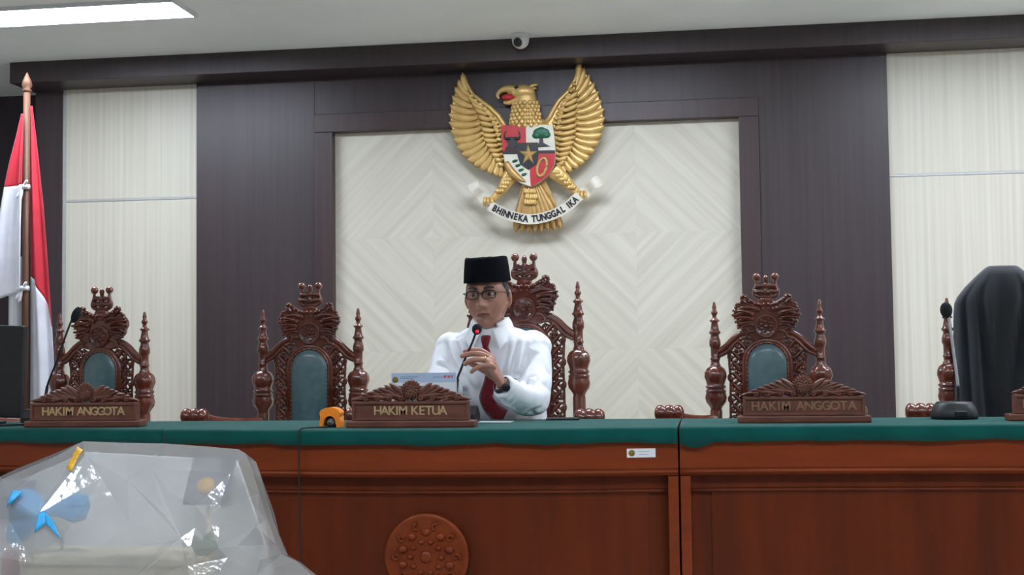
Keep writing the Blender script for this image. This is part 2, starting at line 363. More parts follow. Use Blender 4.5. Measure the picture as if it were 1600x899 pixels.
for k, (x0, x1) in enumerate(secs):
    t = thing('judge_bench', 'dark varnished wooden '+BL[k], 'bench', ((x0+x1)/2, -2.2, 0), 0, 'judges bench sections')
    ox, oy = t.location.x, t.location.y
    def put(mb, name, m, bev=0):
        mb.v = [(x-ox, y-oy, z) for x, y, z in mb.v]; return mb.build(name, m, t, bev)
    top = [(.012, .765), (.012, .792)]
    rings = []; n = 24
    for i in range(n+1):
        x = x0+(x1-x0)*i/n; rings.append([(x, yf(x)+.012, .77), (x, yf(x)+.012, .793), (x, BACK, .793), (x, BACK, .77)])
    put(MB().loft(rings, smooth=False), 'bench_top', 'bench_wood')
    put(strip(MB(), x0, x1, [(.016, .769), (.016, .662), (.045, .662), (.045, .769)], smooth=False), 'top_rail', 'bench_rail')
    put(strip(MB(), x0, x1, [(.016, .661), (.006, .659), (.001, .654), (.006, .648), (.012, .645), (.014, .640), (.05, .640), (.05, .661)]), 'moulding', 'bench_rail')
    put(strip(MB(), x0, x1, [(.052, .639), (.052, .595), (.07, .595), (.07, .639)], smooth=False), 'frieze', 'bench_wood')
    put(strip(MB(), x0, x1, [(.052, .594), (.046, .592), (.044, .586), (.048, .582), (.07, .582), (.07, .594)]), 'panel_bead', 'bench_wood')
    put(strip(MB(), x0+.1, x1-.1, [(.052, .581), (.058, .57), (.058, .08), (.075, .08), (.075, .581)], smooth=False), 'front_panel', 'bench_wood')
    put(strip(MB(), x0, x1, [(.02, 0), (.02, .079), (.06, .079), (.06, 0)], smooth=False), 'plinth', 'bench_wood')
    for a, b in ((x0, x0+.034), (x1-.034, x1)):
        put(strip(MB(), a, b, [(.018, .639), (.018, .08), (.06, .08), (.06, .639)], 2, False), 'stile', 'bench_rail', .003)
    for a, b in ((x0+.034, x0+.1), (x1-.1, x1-.034)):
        put(strip(MB(), a, b, [(.062, .581), (.062, .08), (.075, .08), (.075, .581)], 2, False), 'margin_panel', 'bench_wood')
    for xe in (x0+.001, x1-.021):
        put(MB().box(xe, xe+.02, yf(xe)+.08, BACK-.02, 0, .769), 'side_panel', 'bench_wood')
    if k == 1:
        yc = yf(-.93)+.057
        md = MB(); mx = Matrix.Translation((-.93-ox, yc-oy, .379)) @ Matrix.Rotation(PI/2, 4, 'X')
        md.lathe([(0, .142), (.02, .142), (.026, .138), (.026, .128), (.021, .122), (.024, .10), (.030, .05), (.031, .001)], 48, mx=mx)
        mo = md.build('medallion', 'bench_rail', t)
        pe = MB()
        for j in range(10):
            a = j*2*PI/10+PI/2
            for r_, s_ in ((.082, .017), (.052, .012)):
                aa = a+(.3 if s_ < .015 else 0)
                pe.ell((-.93-ox+r_*math.cos(aa), yc-oy-.028, .379+r_*math.sin(aa)), (s_, .013, s_*.8), 10, 8)
            pe.tube([tuple(Vector(p)+Vector((0, yc-oy-.027, 0))) for p in spiral((-.93-ox+.1*math.cos(a+.31), .379+.1*math.sin(a+.31)), .014, 1.2, a, 1, 12)], [.005-.003*q/12 for q in range(13)], 6)
        pe.ell((-.93-ox, yc-oy-.028, .379), (.022, .012, .022), 14, 8)
        pe.build('rosette', 'bench_rail', mo)
    # green cloth
    c = thing('table_cloth', ['green felt cloth on the bench under the black monitor', 'green felt cloth on the middle bench in front of the seated man', 'green felt cloth on the right bench under the black microphone'][k], 'table cloth', (ox, oy, .795), 0, 'bench cloths')
    rings = []; n = 90; g = .0004
    for i in range(n+1):
        x = x0+g+(x1-x0-2*g)*i/n; y = yf(x); wv = .004*noise.noise((x*5, 1, 3))+.002*noise.noise((x*18, 4, 3))
        zb = .748+wv*1.6
        if k == 2 and i < 6: zb -= .016*math.sin(PI*min(1, i/5))
        dn = wv*.8
        outer = [(BACK+.004, .775), (BACK+.004, .796), (BACK-.004, .7985), (y+.02, .7985), (y+.006, .797), (y-.001, .79), (y-.003+dn, .775), (y-.004+dn*1.6, zb)]
        inner = [(y+.001+dn*1.6, zb), (y+.004+dn, .775), (y+.011, .7937), (BACK-.008, .7937), (BACK+.0015, .7937), (BACK+.0015, .775)]
        rings.append([(x-ox, yy-oy, zz-.795) for yy, zz in outer+inner])
    MB().loft(rings).build('cloth', 'green_cloth', c)
TOP = .7985
# asset sticker on the bench rail
t = thing('inventory_sticker', 'small white label with a gold round mark stuck on the bench rail', 'label', (-.222, yf(-.222)+.0155, .714), math.atan2(yf(-.2)-yf(-.244), .044))
MB().box(-.047, .047, -.0012, 0, -.0145, .0145).build('card', 'paper_white', t)
MB().lathe([(0, .0105), (.001, .0105)], 20, mx=Matrix.Translation((-.031, -.0012, 0)) @ Matrix.Rotation(PI/2, 4, 'X')).build('round_mark', 'print_gold', t)
for z, a, b in ((.005, -.012, .03), (-.005, -.006, .024)): MB().box(a, b, -.0017, -.0012, z-.0006, z+.0006).build('print_line', 'print_grey', t)

# ------------------------------------------------------------------ carved chairs
def cx(u): return u*.00041
def cz(v): return 1.386-.00037*v
def make_chair(label):
    t = thing('carved_chair', label, 'chair', group='carved chairs behind the bench')
    W = 'carved_wood'
    prof = [(365, 4), (372, 12), (430, 22), (455, 18), (475, 30), (490, 34), (505, 28), (520, 20), (545, 22), (560, 34), (572, 50), (582, 50), (592, 34), (605, 32), (655, 40), (670, 42), (690, 48), (703, 60), (715, 58), (728, 44), (745, 40), (775, 48), (800, 56), (850, 58), (870, 48), (890, 44), (985, 44), (998, 52), (1008, 50), (1015, 44), (1050, 44), (1068, 54), (1080, 52), (1085, 60), (1110, 84), (1150, 98), (1200, 102), (1250, 92), (1290, 88), (1302, 98), (1312, 106), (1322, 98), (1335, 88), (1348, 98), (1358, 106), (1368, 98), (1390, 94), (1430, 100), (1480, 94), (1530, 66), (1555, 56), (1580, 62), (1900, 60), (3000, 50), (3746, 40)]
    lob = {34: .1, 35: .14, 36: .14, 37: .08, 46: .1, 47: .12, 48: .08}
    for s in (-1, 1):
        MB().lathe([(cz(v), cx(u)) for v, u in prof], 32, (s*.2115, 0, 0), lob).build('post', W, t)
    # pierced crest plate
    half = [(0, 345), (66, 345), (80, 385), (118, 402), (150, 372), (196, 352), (240, 372), (252, 402), (292, 432), (318, 480), (318, 530), (296, 572), (288, 618), (268, 648), (236, 646), (214, 690), (196, 740), (176, 800), (90, 812), (0, 815)]
    out = [(cx(u), cz(v)) for u, v in half]+[(-cx(u), cz(v)) for u, v in reversed(half[1:-1])]
    cr = MB(); cr.prism(out, -.013, .013)
    crest = cr.build('crest', W, t, .004)
    og = MB()
    def sp(u, v, r, turns, a0, d, rad=9, y=-.014):
        for s in (-1, 1):
            pts = [(s*cx(u)+s*(p[0]), y, p[2]+cz(v)) for p in spiral((0, 0), r*.0004, turns, a0, d, 20)]
            og.tube(pts, [rad*.0004*(1-.55*q/20) for q in range(21)], 7)
    sp(215, 338, 36, 1.6, PI*.9, -1, 14); sp(275, 425, 32, 1.5, PI*.8, -1, 13); sp(292, 520, 40, 1.6, PI*.5, 1, 15)
    sp(262, 632, 32, 1.5, PI*.2, 1, 14); sp(212, 700, 34, 1.4, PI, -1, 13); sp(150, 430, 34, 1.4, 0, 1, 13)
    for s in (-1, 1):
        # rolled acanthus leaves, one above the other
        for P, r0, r1 in (([(60, 470), (140, 440), (220, 440), (300, 470)], 30, 20), ([(120, 520), (190, 490), (260, 500), (315, 535)], 34, 22), ([(130, 575), (190, 555), (250, 570), (290, 610)], 30, 18), ([(120, 640), (170, 620), (220, 640), (255, 675)], 24, 14), ([(40, 420), (90, 400), (150, 360), (205, 325)], 22, 13), ([(110, 425), (160, 400), (215, 380), (255, 375)], 20, 11), ([(120, 700), (160, 700), (190, 730), (205, 775)], 22, 14)):
            B_ = bez([(s*cx(u), -.012, cz(v)) for u, v in P], 6); k = len(B_)
            og.tube(B_, [(r0+(r1-r0)*q/(k-1))*.0004*(1+.10*math.sin(q*2.1)) for q in range(k)], 9)
        for (u0, v0, u1, v1, w_) in ((150, 500, 318, 480, 20), (150, 555, 322, 565, 20), (140, 600, 300, 640, 18), (190, 395, 262, 345, 16)):
            og.leaf((s*cx(u0), -.020, cz(v0)), (s*cx(u1), -.014, cz(v1)), w_*.0004, (0, 0, .005), .011, 7, point=1)
        for (u, v, r) in ((196, 322, 17), (236, 318, 16), (300, 436, 15), (322, 470, 13), (328, 520, 14), (300, 596, 15), (276, 660, 16), (240, 672, 14), (112, 396, 16), (68, 404, 16), (22, 404, 16), (160, 372, 14), (80, 450, 12), (30, 452, 12)):
            og.ell((s*cx(u), -.018, cz(v)), (r*.0004, .012, r*.0004), 10, 7)
    og.build('crest_leafwork', W, crest)
    md = MB(); mx = Matrix.Translation((0, -.012, cz(650))) @ Matrix.Rotation(PI/2, 4, 'X')
    md.lathe([(0, .047), (.010, .047), (.014, .044), (.010, .039), (.008, .036), (.009, .001)], 32, mx=mx)
    for j in range(7):
        a = j*2*PI/7
        md.ell((.020*math.cos(a), -.021, cz(650)+.020*math.sin(a)), (.008, .006, .006), 8, 6)
        md.tube([tuple(Vector(p)+Vector((0, -.022, 0))) for p in spiral((.03*math.cos(a+.4), cz(650)+.03*math.sin(a+.4)), .006, 1.1, a, 1, 10)], .0022, 5)
    md.ell((0, -.021, cz(650)), (.009, .008, .009), 10, 7)
    md.build('medallion', W, t)
    # crown
    cw = MB(); cw.ell((0, 0, cz(355)), (.030, .016, .013), 18, 10); cw.ell((0, 0, cz(322)), (.033, .014, .007), 18, 8)
    cw.ell((0, -.002, cz(265)), (.015, .012, .022), 14, 10); cw.ell((0, -.002, cz(195)), (.012, .011, .012), 14, 10)
    cw.lathe([(0, .008), (.012, .010), (.02, .0115), (.027, .009), (.034, .002)], 14, (0, 0, cz(170)))
    for s in (-1, 1):
        cw.tube(bez([(s*.02, 0, cz(330)), (s*.043, 0, cz(300)), (s*.047, 0, cz(255)), (s*.040, 0, cz(205)), (s*.037, 0, cz(128))], 6), [.0100-.00016*q for q in range(25)], 8)
        cw.tube(bez([(0, 0, cz(210)), (s*.02, 0, cz(196)), (s*.041, 0, cz(205))], 6), .011, 8)
        cw.tube(bez([(0, 0, cz(285)), (s*.02, 0, cz(262)), (s*.046, 0, cz(268))], 6), .0125, 8)
    cw.build('crown', W, t)
    for s in (-1, 1): MB().ell((s*.037, 0, cz(100)), (.0165, .0165, .0165), 16, 12).build('ball_finial', W, t)
    # shoulder rails, doubled mouldings down to the posts
    for s in (-1, 1):
        r = MB()
        r.tube(bez([(s*cx(150), 0, cz(735)), (s*cx(235), 0, cz(722)), (s*cx(320), 0, cz(775)), (s*cx(400), 0, cz(860)), (s*cx(480), 0, cz(925))], 8), .0135, 10)
        r.tube(bez([(s*cx(160), -.006, cz(775)), (s*cx(235), -.006, cz(770)), (s*cx(310), -.006, cz(830)), (s*cx(390), -.006, cz(920)), (s*cx(475), -.006, cz(970))], 8), .009, 8)
        r.build('shoulder_rail', W, t)
    # arched frame and green leather
    ac = .997
    def arch(h, zb, n=18): return [(-h, zb)]+[(h*math.cos(PI-PI*i/n), ac+h*math.sin(PI-PI*i/n)) for i in range(n+1)]+[(h, zb)]
    fr = MB(); fr.tube([(x, -.004, z) for x, z in arch(.092, .52)], .0135, 10); fr.tube([(x, -.015, z) for x, z in arch(.083, .52)], .006, 8)
    fr.prism([(-.245, .56), (.245, .56), (.245, .50), (-.245, .50)], -.012, .014)
    fr.build('back_frame', W, t)
    cu = MB(); o0 = arch(.086, .53); rg = []
    for sc, y in ((1, .006), (1, -.008), (.95, -.016), (.8, -.022), (.5, -.026), (.1, -.0275)):
        rg.append([(x*sc, y, .53+(z-.53)*(1-(1-sc)*.35) if sc > .2 else .75+(z-.75)*sc) for x, z in o0])
    cu.loft(rg); cush = cu.build('back_cushion', 'green_leather', t)
    st = MB()
    for i, (x, z) in enumerate(bez([(x*.93, 0, .53+(z-.53)*.985) for x, z in arch(.086, .55, 10)], 3)[::1] and []): pass
    P = arch(.0815, .55, 12); d = 0
    pts = []
    for (a, b) in zip(P, P[1:]):
        L_ = math.dist(a, b); k = max(1, round(L_/.017))
        pts += [(a[0]+(b[0]-a[0])*j/k, a[1]+(b[1]-a[1])*j/k) for j in range(k)]
    for x, z in pts: st.ell((x, -.0185, z), .0034, 8, 5)
    tag(st.build('studs', 'brass_stud', cush), kind='stuff')
    # pierced side carving
    for s in (-1, 1):
        ow = MB()
        v = 850; k = 0
        while v < 2150:
            u = 305 if v > 960 else 250
            for e in (-1, 1):
                pts = [(s*(cx(u)+e*.016)+s*p[0], -.002, p[2]+cz(v)) for p in spiral((0, 0), .020, 1.35, PI*(.5 if (k+(e > 0)) % 2 else 1.5), e, 16)]
                ow.tube(pts, [.0062*(1-.45*q/16) for q in range(17)], 7)
            ow.leaf((s*cx(u-40), -.006, cz(v+50)), (s*cx(u+50), -.01, cz(v-50)), .010, (0, 0, .006), .007, 6, point=1)
            ow.ell((s*cx(u), -.01, cz(v-65)), (.008, .009, .008), 8, 6)
            ow.ell((s*cx(u+46), -.006, cz(v+20)), (.008, .009, .010), 8, 6)
            ow.ell((s*cx(u-50), -.006, cz(v-30)), (.008, .009, .010), 8, 6)
            v += 118; k += 1
        ow.tube(bez([(s*cx(252), 0, cz(900)), (s*cx(262), 0, cz(1000)), (s*cx(255), 0, cz(1400)), (s*cx(255), 0, cz(2200))], 6), .007, 7)
        ow.tube(bez([(s*cx(300), 0, cz(830)), (s*cx(372), 0, cz(960)), (s*cx(366), 0, cz(1250)), (s*cx(372), 0, cz(1600)), (s*cx(366), 0, cz(2200))], 8), .0055, 7)
        ow.build('pierced_carving', W, t)
    # arms ending in lobed rolls
    for s in (-1, 1):
        a = MB(); a.tube(bez([(s*.2115, -.02, .775), (s*.245, -.15, .772), (s*.30, -.30, .783), (s*.335, -.43, .812)], 8), [.017+.00035*q for q in range(25)], 10, .8)
        arm = a.build('armrest', W, t)
        rl = MB(); pr = [(-.055, .012), (-.052, .022), (-.043, .031), (-.032, .033), (-.022, .029), (-.018, .024), (-.013, .030), (0, .034), (.013, .030), (.018, .024), (.022, .029), (.032, .033), (.043, .031), (.052, .022), (.055, .012)]
        rl.lathe(pr, 20, mx=Matrix.Translation((s*.337, -.452, .812)) @ Matrix.Rotation(PI/2, 4, 'Y'))
        rl.build('arm_scroll', W, arm)
        MB().tube(bez([(s*.265, -.40, .445), (s*.29, -.42, .55), (s*.325, -.40, .68), (s*.332, -.425, .79)], 8), [.024-.0003*q for q in range(25)], 10).build('arm_support', W, t)
        MB().tube(bez([(s*.255, -.455, .42), (s*.275, -.485, .33), (s*.262, -.455, .15), (s*.278, -.485, .012)], 8), [.034-.0006*q for q in range(25)], 10).build('front_leg', W, t)
    MB().box(-.275, .275, -.50, -.03, .395, .44).build('seat_frame', W, t, .01)
    MB().box(-.26, .26, -.495, -.035, .44, .475).build('seat_cushion', 'green_leather', t, .015, 3)
    return t
CY = -1.425
ch = make_chair('carved wooden chair with green leather back behind the orange plug block')
ch.location = (-1.686, CY, 0)
dup(ch, (-2.635, CY, 0), math.radians(-7), 'carved wooden chair beside the red and white flag')
tall = dup(ch, (-.755, CY, 0), math.radians(-2), 'tallest carved wooden chair, occupied by the man in white', 1.06, 1.076)
for o in tall.children:
    if o.name.split('.')[0] in ('armrest', 'arm_support'): o.location.z = -.068; o.location.x = -.03 if (o.data.vertices[0].co.x > 0) else .03
dup(ch, (.24, CY, 0), math.radians(-7), 'empty carved wooden chair right of the man, before the dark wall edge')
dup(ch, (1.165, CY, 0), math.radians(-7), 'carved wooden chair mostly covered by the black robe')

# black robe hung over the last chair
rb = MB(); rings = []; n = 96
for z, hw, hd in ((1.372, .028, .012), (1.372, .052, .030), (1.366, .064, .040), (1.335, .10, .05), (1.29, .145, .058), (1.25, .176, .064), (1.225, .186, .068), (1.18, .19, .07), (1.1, .192, .075), (1.0, .194, .082), (.9, .197, .09), (.8, .20, .096), (.65, .205, .104), (.5, .21, .11)):
    g = max(0, min(1, (1.31-z)/.35)); r = []
    for j in range(n):
        a = 2*PI*j/n
        fo = 1+g*.13*(math.sin(a*5+1.8*math.sin(z*3))*.6+.4*math.sin(a*9+z*4))*abs(math.sin(a))
        sx = math.copysign(abs(math.cos(a))**.8, math.cos(a)); sy = math.copysign(abs(math.sin(a))**.8, math.sin(a))
        fr_ = 0
        for a0, dp in ((-2.05, .045), (-1.62, .030), (-1.2, .055), (-.8, .035), (-2.5, .03)):
            ac_ = a0+(1.3-z)*(-.75 if a0 > -1.3 else (-.35 if a0 > -1.9 else .3)); da = (a-2*PI if a > PI else a)-ac_
            fr_ += dp*math.exp(-(da/.085)**2)*min(1, g*1.6)
        r.append((hw*sx*(1+.02*g*math.sin(a*9)), hd*sy*fo+fr_, z))
    rings.append(r)
rb.loft(rings, cap=False); rb.add([(x, y, z) for x, y, z in rings[0]], [tuple(range(n))])
tag(rb.build('black_robe', 'robe_cloth', None, loc=(1.165, CY-.012, 0)), 'black robe draped over the back of the rightmost chair', 'robe')

# ------------------------------------------------------------------ carved name plates
def name_plate(loc, word, tw, lm, label, rz=0, gap=None):
    t = thing('name_plate', label, 'name plate', loc, rz, 'carved name plates')
    W = 'plate_wood'
    MB().box(-.222, .222, -.036, .036, 0, .024).build('base', W, t, .005)
    b = MB().box(-.20, .20, -.018, .020, .024, .086).build('board', W, t, .002)
    f = MB()
    for a in ((-.203, .203, .079, .088), (-.203, .203, .0245, .0325), (-.203, -.193, .0325, .079), (.193, .203, .0325, .079)): f.box(a[0], a[1], -.025, -.017, a[2], a[3])
    f.build('board_frame', W, b, .0015)
    letters(word, .0425, tw, .0022, lm, b, (0, -.0185, .056), .0007)
    c = MB()
    c.ell((0, -.002, .118), (.027, .02, .026), 18, 12)
    for i in range(5):
        for j in range(9):
            a = 2*PI*j/9+i*.35; r = .006+i*.0055
            if r < .03: c.ell((r*math.cos(a)*.95, -.002-.02*math.sqrt(max(.05, 1-(r/.03)**2)), .118+r*math.sin(a)*.95), .0042, 6, 5)
    fl = c.build('flower', W, t)
    p = MB()
    for i in range(15):
        a = -.25+(PI+.5)*i/14
        p.leaf((.018*math.cos(a), .002, .118+.018*math.sin(a)), (.040*math.cos(a), -.004, .118+.044*math.sin(a)), .008, d=.004, n=5, point=1)
    p.build('petals', W, fl)
    for s in (-1, 1):
        g = MB()
        for (x0, z0, x1, z1, w_) in ((.02, .10, .075, .150, .011), (.03, .10, .095, .143, .011), (.045, .10, .115, .134, .010), (.06, .10, .135, .127, .010), (.08, .098, .155, .118, .009), (.10, .096, .175, .110, .008), (.03, .095, .11, .112, .012), (.07, .094, .15, .104, .011), (.11, .092, .192, .100, .009), (.145, .091, .21, .094, .007)):
            g.leaf((s*x0, .002, z0), (s*x1, -.004-.01*random.random(), z1), w_, (0, 0, .005), .007, 7, point=1)
        g.tube(bez([(s*.02, 0, .095), (s*.06, -.004, .108), (s*.11, -.004, .098), (s*.16, 0, .094), (s*.20, 0, .0905)], 6), [.009-.0003*q for q in range(25)], 8)
        for xx in (.035, .075, .12, .16): g.tube([tuple(Vector(q)+Vector((0, -.008, 0))) for q in spiral((s*xx, .098), .010, 1.3, PI/2, s, 12)], .0032, 6)
        g.tube([(s*.02, 0, .0875), (s*.2, 0, .0875)], .0035, 6)
        g.build('leaf_spray', W, t)
    return t
name_plate((-2.235, -2.382, TOP), 'HAKIM ANGGOTA', .315, 'letter_gold', 'carved wooden name plate reading HAKIM ANGGOTA in gold, left end of bench')
name_plate((-1.0, -2.50, TOP), 'HAKIM KETUA', .25, 'letter_gold', 'carved wooden name plate reading HAKIM KETUA')
name_plate((.318, -2.30, TOP), 'HAKIM ANGGOTA', .35, 'letter_dim', 'carved wooden name plate with dull lettering in front of the empty chair')
name_plate((1.215, -2.235, TOP), 'HAKIM ANGGOTA', .35, 'letter_dim', 'carved wooden name plate at the right edge beside the robe', .03)

# ------------------------------------------------------------------ eagle emblem
EM = thing('eagle_emblem', 'gilded carved eagle emblem with shield and motto ribbon on the wall', 'emblem', (-.924, -.05, 2.114))
def E(u, v, y=0): return ((u-435)/872, y, -(v-480)/893-(u-435)*.0000427)
def E2(L): return [(E(u, v)[0], E(u, v)[2]) for u, v in L]
def samp(P, t):
    k = t*(len(P)-1); i = min(int(k), len(P)-2); q = k-i
    return (P[i][0]*(1-q)+P[i+1][0]*q, P[i][1]*(1-q)+P[i+1][1]*q)
def wing(out, lead, roots, mid, s):
    pl = [out[0]]+out[1:]+list(reversed(lead))
    shr = [(u+(mid[2][0]-u)*.07, v+(mid[2][1]-v)*.07) for u, v in pl]
    w_ = MB().prism(E2(shr), -.022, .0).build('wing', 'gold', EM, .004)
    n = 17
    for i in range(n):
        t = i/(n-1); tip = samp(out, t); b = samp(mid, t)
        m = MB(); m.leaf(E(b[0], b[1], -.022), E(tip[0], tip[1], -.018), .0205+.005*math.sin(PI*t), (0, 0, -.016), .012, 10); m.build('feather', 'gold', w_)
    for i in range(13):
        t = i/12; tip = samp(mid, .08+.92*t); b = samp(roots, t); tip = (tip[0]-s*14, tip[1])
        m = MB(); m.leaf(E(b[0], b[1], -.03), E(tip[0]-s*(-26), tip[1]-4, -.034), .016, (0, 0, -.008), .011, 7); m.build('covert_feather', 'gold', w_)
    sm = MB()
    for i in range(12):
        for j in range(3):
            t = i/11; a = samp(lead, .25+.72*t); b = samp(roots, t); q = .25+.3*j
            p = (a[0]*(1-q)+b[0]*q, a[1]*(1-q)+b[1]*q); e = E(p[0], p[1], -.034); sm.leaf(e, (e[0]-s*(-.022), e[1]-.003, e[2]-.004), .012, (0, 0, -.003), .009, 5)
    sm.tube([E(u, v, -.022) for u, v in lead], [.004+.009*min(1, k/3) for k in range(len(lead))], 8)
    sm.build('small_feathers', 'gold', w_)
wing([(140, 104), (112, 150), (92, 210), (76, 275), (73, 335), (84, 395), (105, 450), (140, 500), (180, 540), (225, 565), (275, 590), (320, 600)],
     [(140, 104), (160, 150), (188, 208), (232, 245), (275, 278), (308, 312), (328, 345), (345, 372)],
     [(240, 268), (282, 300), (300, 340), (310, 380), (318, 420), (322, 460), (330, 500), (335, 540)],
     [(165, 190), (190, 240), (215, 290), (232, 340), (240, 390), (250, 430), (268, 470), (292, 505), (318, 540)], -1)
wing([(685, 54), (718, 95), (752, 150), (778, 210), (795, 270), (800, 330), (790, 385), (770, 440), (735, 495), (700, 530), (660, 560), (610, 580)],
     [(685, 54), (680, 90), (662, 145), (630, 200), (590, 240), (562, 285), (545, 320), (520, 350)],
     [(608, 240), (588, 285), (580, 330), (576, 375), (574, 420), (572, 460), (574, 500), (574, 540)],
     [(668, 170), (665, 220), (662, 270), (662, 320), (660, 370), (655, 415), (642, 455), (620, 495), (598, 530)], 1)
bd = MB(); bd.ell(E(450, 460, -.02), (.15, .03, .17), 24, 14); bd.build('body', 'gold', EM)
nk = MB(); nk.loft([[(E(u, v)[0]+hw*math.cos(a), -.03+d*math.sin(a), E(u, v)[2]) for a in [2*PI*j/20 for j in range(20)]] for u, v, hw, d in ((440, 400, .09, .03), (440, 350, .085, .035), (438, 300, .075, .036), (436, 260, .066, .036), (434, 225, .058, .034), (432, 190, .05, .03))])
for r in range(7):
    for j in range(8):
        a = PI+PI*(j+.5*(r % 2))/8; hw = .062+.003*r; u, v = 437, 255+r*18
        p = E(u, v); q = (p[0]+hw*1.06*math.cos(a), -.034+.038*math.sin(a), p[2]); nk.ell(q, (.0115, .007, .013), 8, 6)
nk.build('neck', 'gold', EM)
hd = MB(); hd.ell(E(420, 200, -.035), (.066, .034, .04), 20, 12); hd.ell(E(385, 192, -.036), (.046, .026, .028), 16, 10)
hd.tube(bez([E(390, 190, -.04), E(350, 186, -.042), E(322, 196, -.042), E(308, 216, -.042), E(314, 232, -.042)], 6), [.024-.0008*q for q in range(25)], 10)
hd.tube(bez([E(400, 236, -.036), E(365, 250, -.038), E(335, 250, -.038)], 6), [.02-.001*q for q in range(13)], 8)
for k in range(4): hd.leaf(E(440, 185+k*13, -.03), E(495-k*6, 165+k*18, -.03), .012, (0, 0, .006), .009, 6, point=1)
head = hd.build('head', 'gold', EM)
MB().ell(E(355, 226, -.046), (.034, .018, .017), 14, 8).build('mouth', 'enamel_red', head)
MB().ell(E(398, 182, -.062), (.012, .008, .009), 12, 8).build('eye', 'enamel_black', head)
# shield
sh_out = [(325, 364), (448, 362), (562, 360), (570, 420), (574, 490), (568, 545), (545, 590), (505, 625), (460, 652), (415, 636), (375, 610), (345, 565), (333, 500), (328, 430)]
SH = MB().prism(E2(sh_out), -.066, -.03).build('shield', 'enamel_white', EM, .003)
def plate(name, poly, y0, y1, m): return MB().prism(E2(poly), y1, y0).build(name, m, SH, .001)
plate('red_field', [(325, 364), (440, 362), (440, 490), (332, 494)], -.066, -.069, 'enamel_red')
plate('red_field', [(456, 492), (574, 488), (568, 545), (545, 590), (505, 625), (460, 652), (456, 600)], -.066, -.069, 'enamel_red')
plate('equator_bar', [(332, 484), (572, 480), (574, 494), (333, 499)], -.066, -.0705, 'enamel_black')
plate('small_shield', [(396, 446), (495, 444), (497, 500), (488, 545), (450, 573), (412, 545), (400, 505)], -.066, -.072, 'enamel_black')
stp = []
for k in range(10):
    a = PI/2+k*PI/5; r = 52 if k % 2 == 0 else 19; stp.append((450+r*math.cos(a)*.82, 502-r*math.sin(a)))
sv = [E(u, v, -.073) for u, v in stp]+[E(450, 502, -.092)]
MB().add(sv, [(k, (k+1) % 10, 10) for k in range(10)], False).build('star', 'gold', SH)
# buffalo head
bu = MB(); bu.prism(E2([(352, 432), (368, 418), (385, 418), (402, 432), (394, 458), (386, 470), (368, 470), (360, 456)]), -.073, -.069)
for s in (-1, 1): bu.tube(bez([E(377+s*10, 425, -.072), E(377+s*32, 425, -.072), E(377+s*34, 402, -.072), E(377+s*26, 390, -.072)], 5), [.009-.0005*q for q in range(16)], 6)
bu.prism(E2([(345, 470), (360, 458), (395, 458), (418, 468), (420, 480), (345, 482)]), -.071, -.069); bu.build('buffalo_head', 'enamel_black', SH)
tr = MB()
for (u, v, r) in ((510, 402, 30), (488, 410, 20), (533, 408, 20), (510, 392, 26), (498, 396, 24), (524, 396, 24)): tr.ell(E(u, v, -.068), (r/872, .008, r/893*.8), 12, 8)
tr.build('tree_crown', 'enamel_green', SH)
plate('tree_trunk', [(503, 420), (518, 420), (520, 445), (550, 462), (470, 466), (500, 446)], -.066, -.071, 'enamel_black')
ri = MB(); ri.leaf(E(345, 535, -.067), E(438, 628, -.067), .021, (-.012, 0, -.012), .008, 8, point=1); ri.build('rice_ear', 'gold_dark', SH)
for k in range(4):
    u, v = 388+k*14, 530+k*21
    m = MB(); m.leaf(E(u-12, v+5, -.067), E(u+14, v-4, -.067), .008, d=.005, n=5, point=1); m.build('cotton_leaf', 'enamel_green', SH)
cn = MB(); pth = [(512+26*math.cos(a)*.8+10*math.sin(a)*.9, 560-42*math.sin(a)) for a in [2*PI*j/28 for j in range(29)]]
cn.tube([E(u, v, -.071) for u, v in pth], .0085, 8); cn.build('chain', 'gold_dark', SH)
# legs, tail, ribbon
for pts, cl in (([(372, 585), (345, 625), (318, 665), (275, 715)], (262, 722)), ([(560, 570), (600, 605), (640, 645), (680, 690)], (690, 690))):
    lg = MB(); lg.tube(bez([E(u, v, -.03) for u, v in pts], 6), [.048-.0018*q for q in range(19)], 10, .5)
    for k in range(5):
        q = samp(pts, .1+.15*k); e = E(q[0], q[1], -.048)
        for j in (-1, 0, 1): lg.ell((e[0]+j*.013, e[1], e[2]), (.012, .008, .012), 8, 6)
    L_ = lg.build('leg', 'gold', EM)
    for k in (-1, 0, 1): 
        m = MB(); m.tube(bez([E(cl[0]+k*14, cl[1]-18, -.05), E(cl[0]+k*17, cl[1], -.064), E(cl[0]+k*19, cl[1]+22, -.052)], 5), [.011-.0005*q for q in range(11)], 7); m.build('claw', 'gold', L_)
tl = MB().prism(E2([(425, 600), (515, 600), (560, 700), (600, 835), (370, 845), (395, 700)]), -.02, 0).build('tail', 'gold_dark', EM, .004)
for k in range(8):
    m = MB(); u = 380+k*31; m.leaf(E(455+k*7-20, 620, -.022), E(u, 862-8*math.sin(PI*k/7)*-1-k*2, -.02), .024, (0, 0, 0), .013, 9); m.build('tail_feather', 'gold_dark', tl)
m = MB()
for k in range(6):
    for j in range(3): e = E(452+k*9-22+(j % 2)*5, 655+j*26, -.04); m.leaf(e, (e[0], e[1], e[2]-.03), .010, d=.008, n=5)
m.build('tail_coverts', 'gold', tl)
rc = [(268, 742), (330, 775), (395, 795), (450, 803), (510, 795), (570, 775), (630, 740), (682, 692)]
R_ = bez([E(u, v, -.066+.008*math.cos((u-450)/90)) for u, v in rc], 8)
rg = []
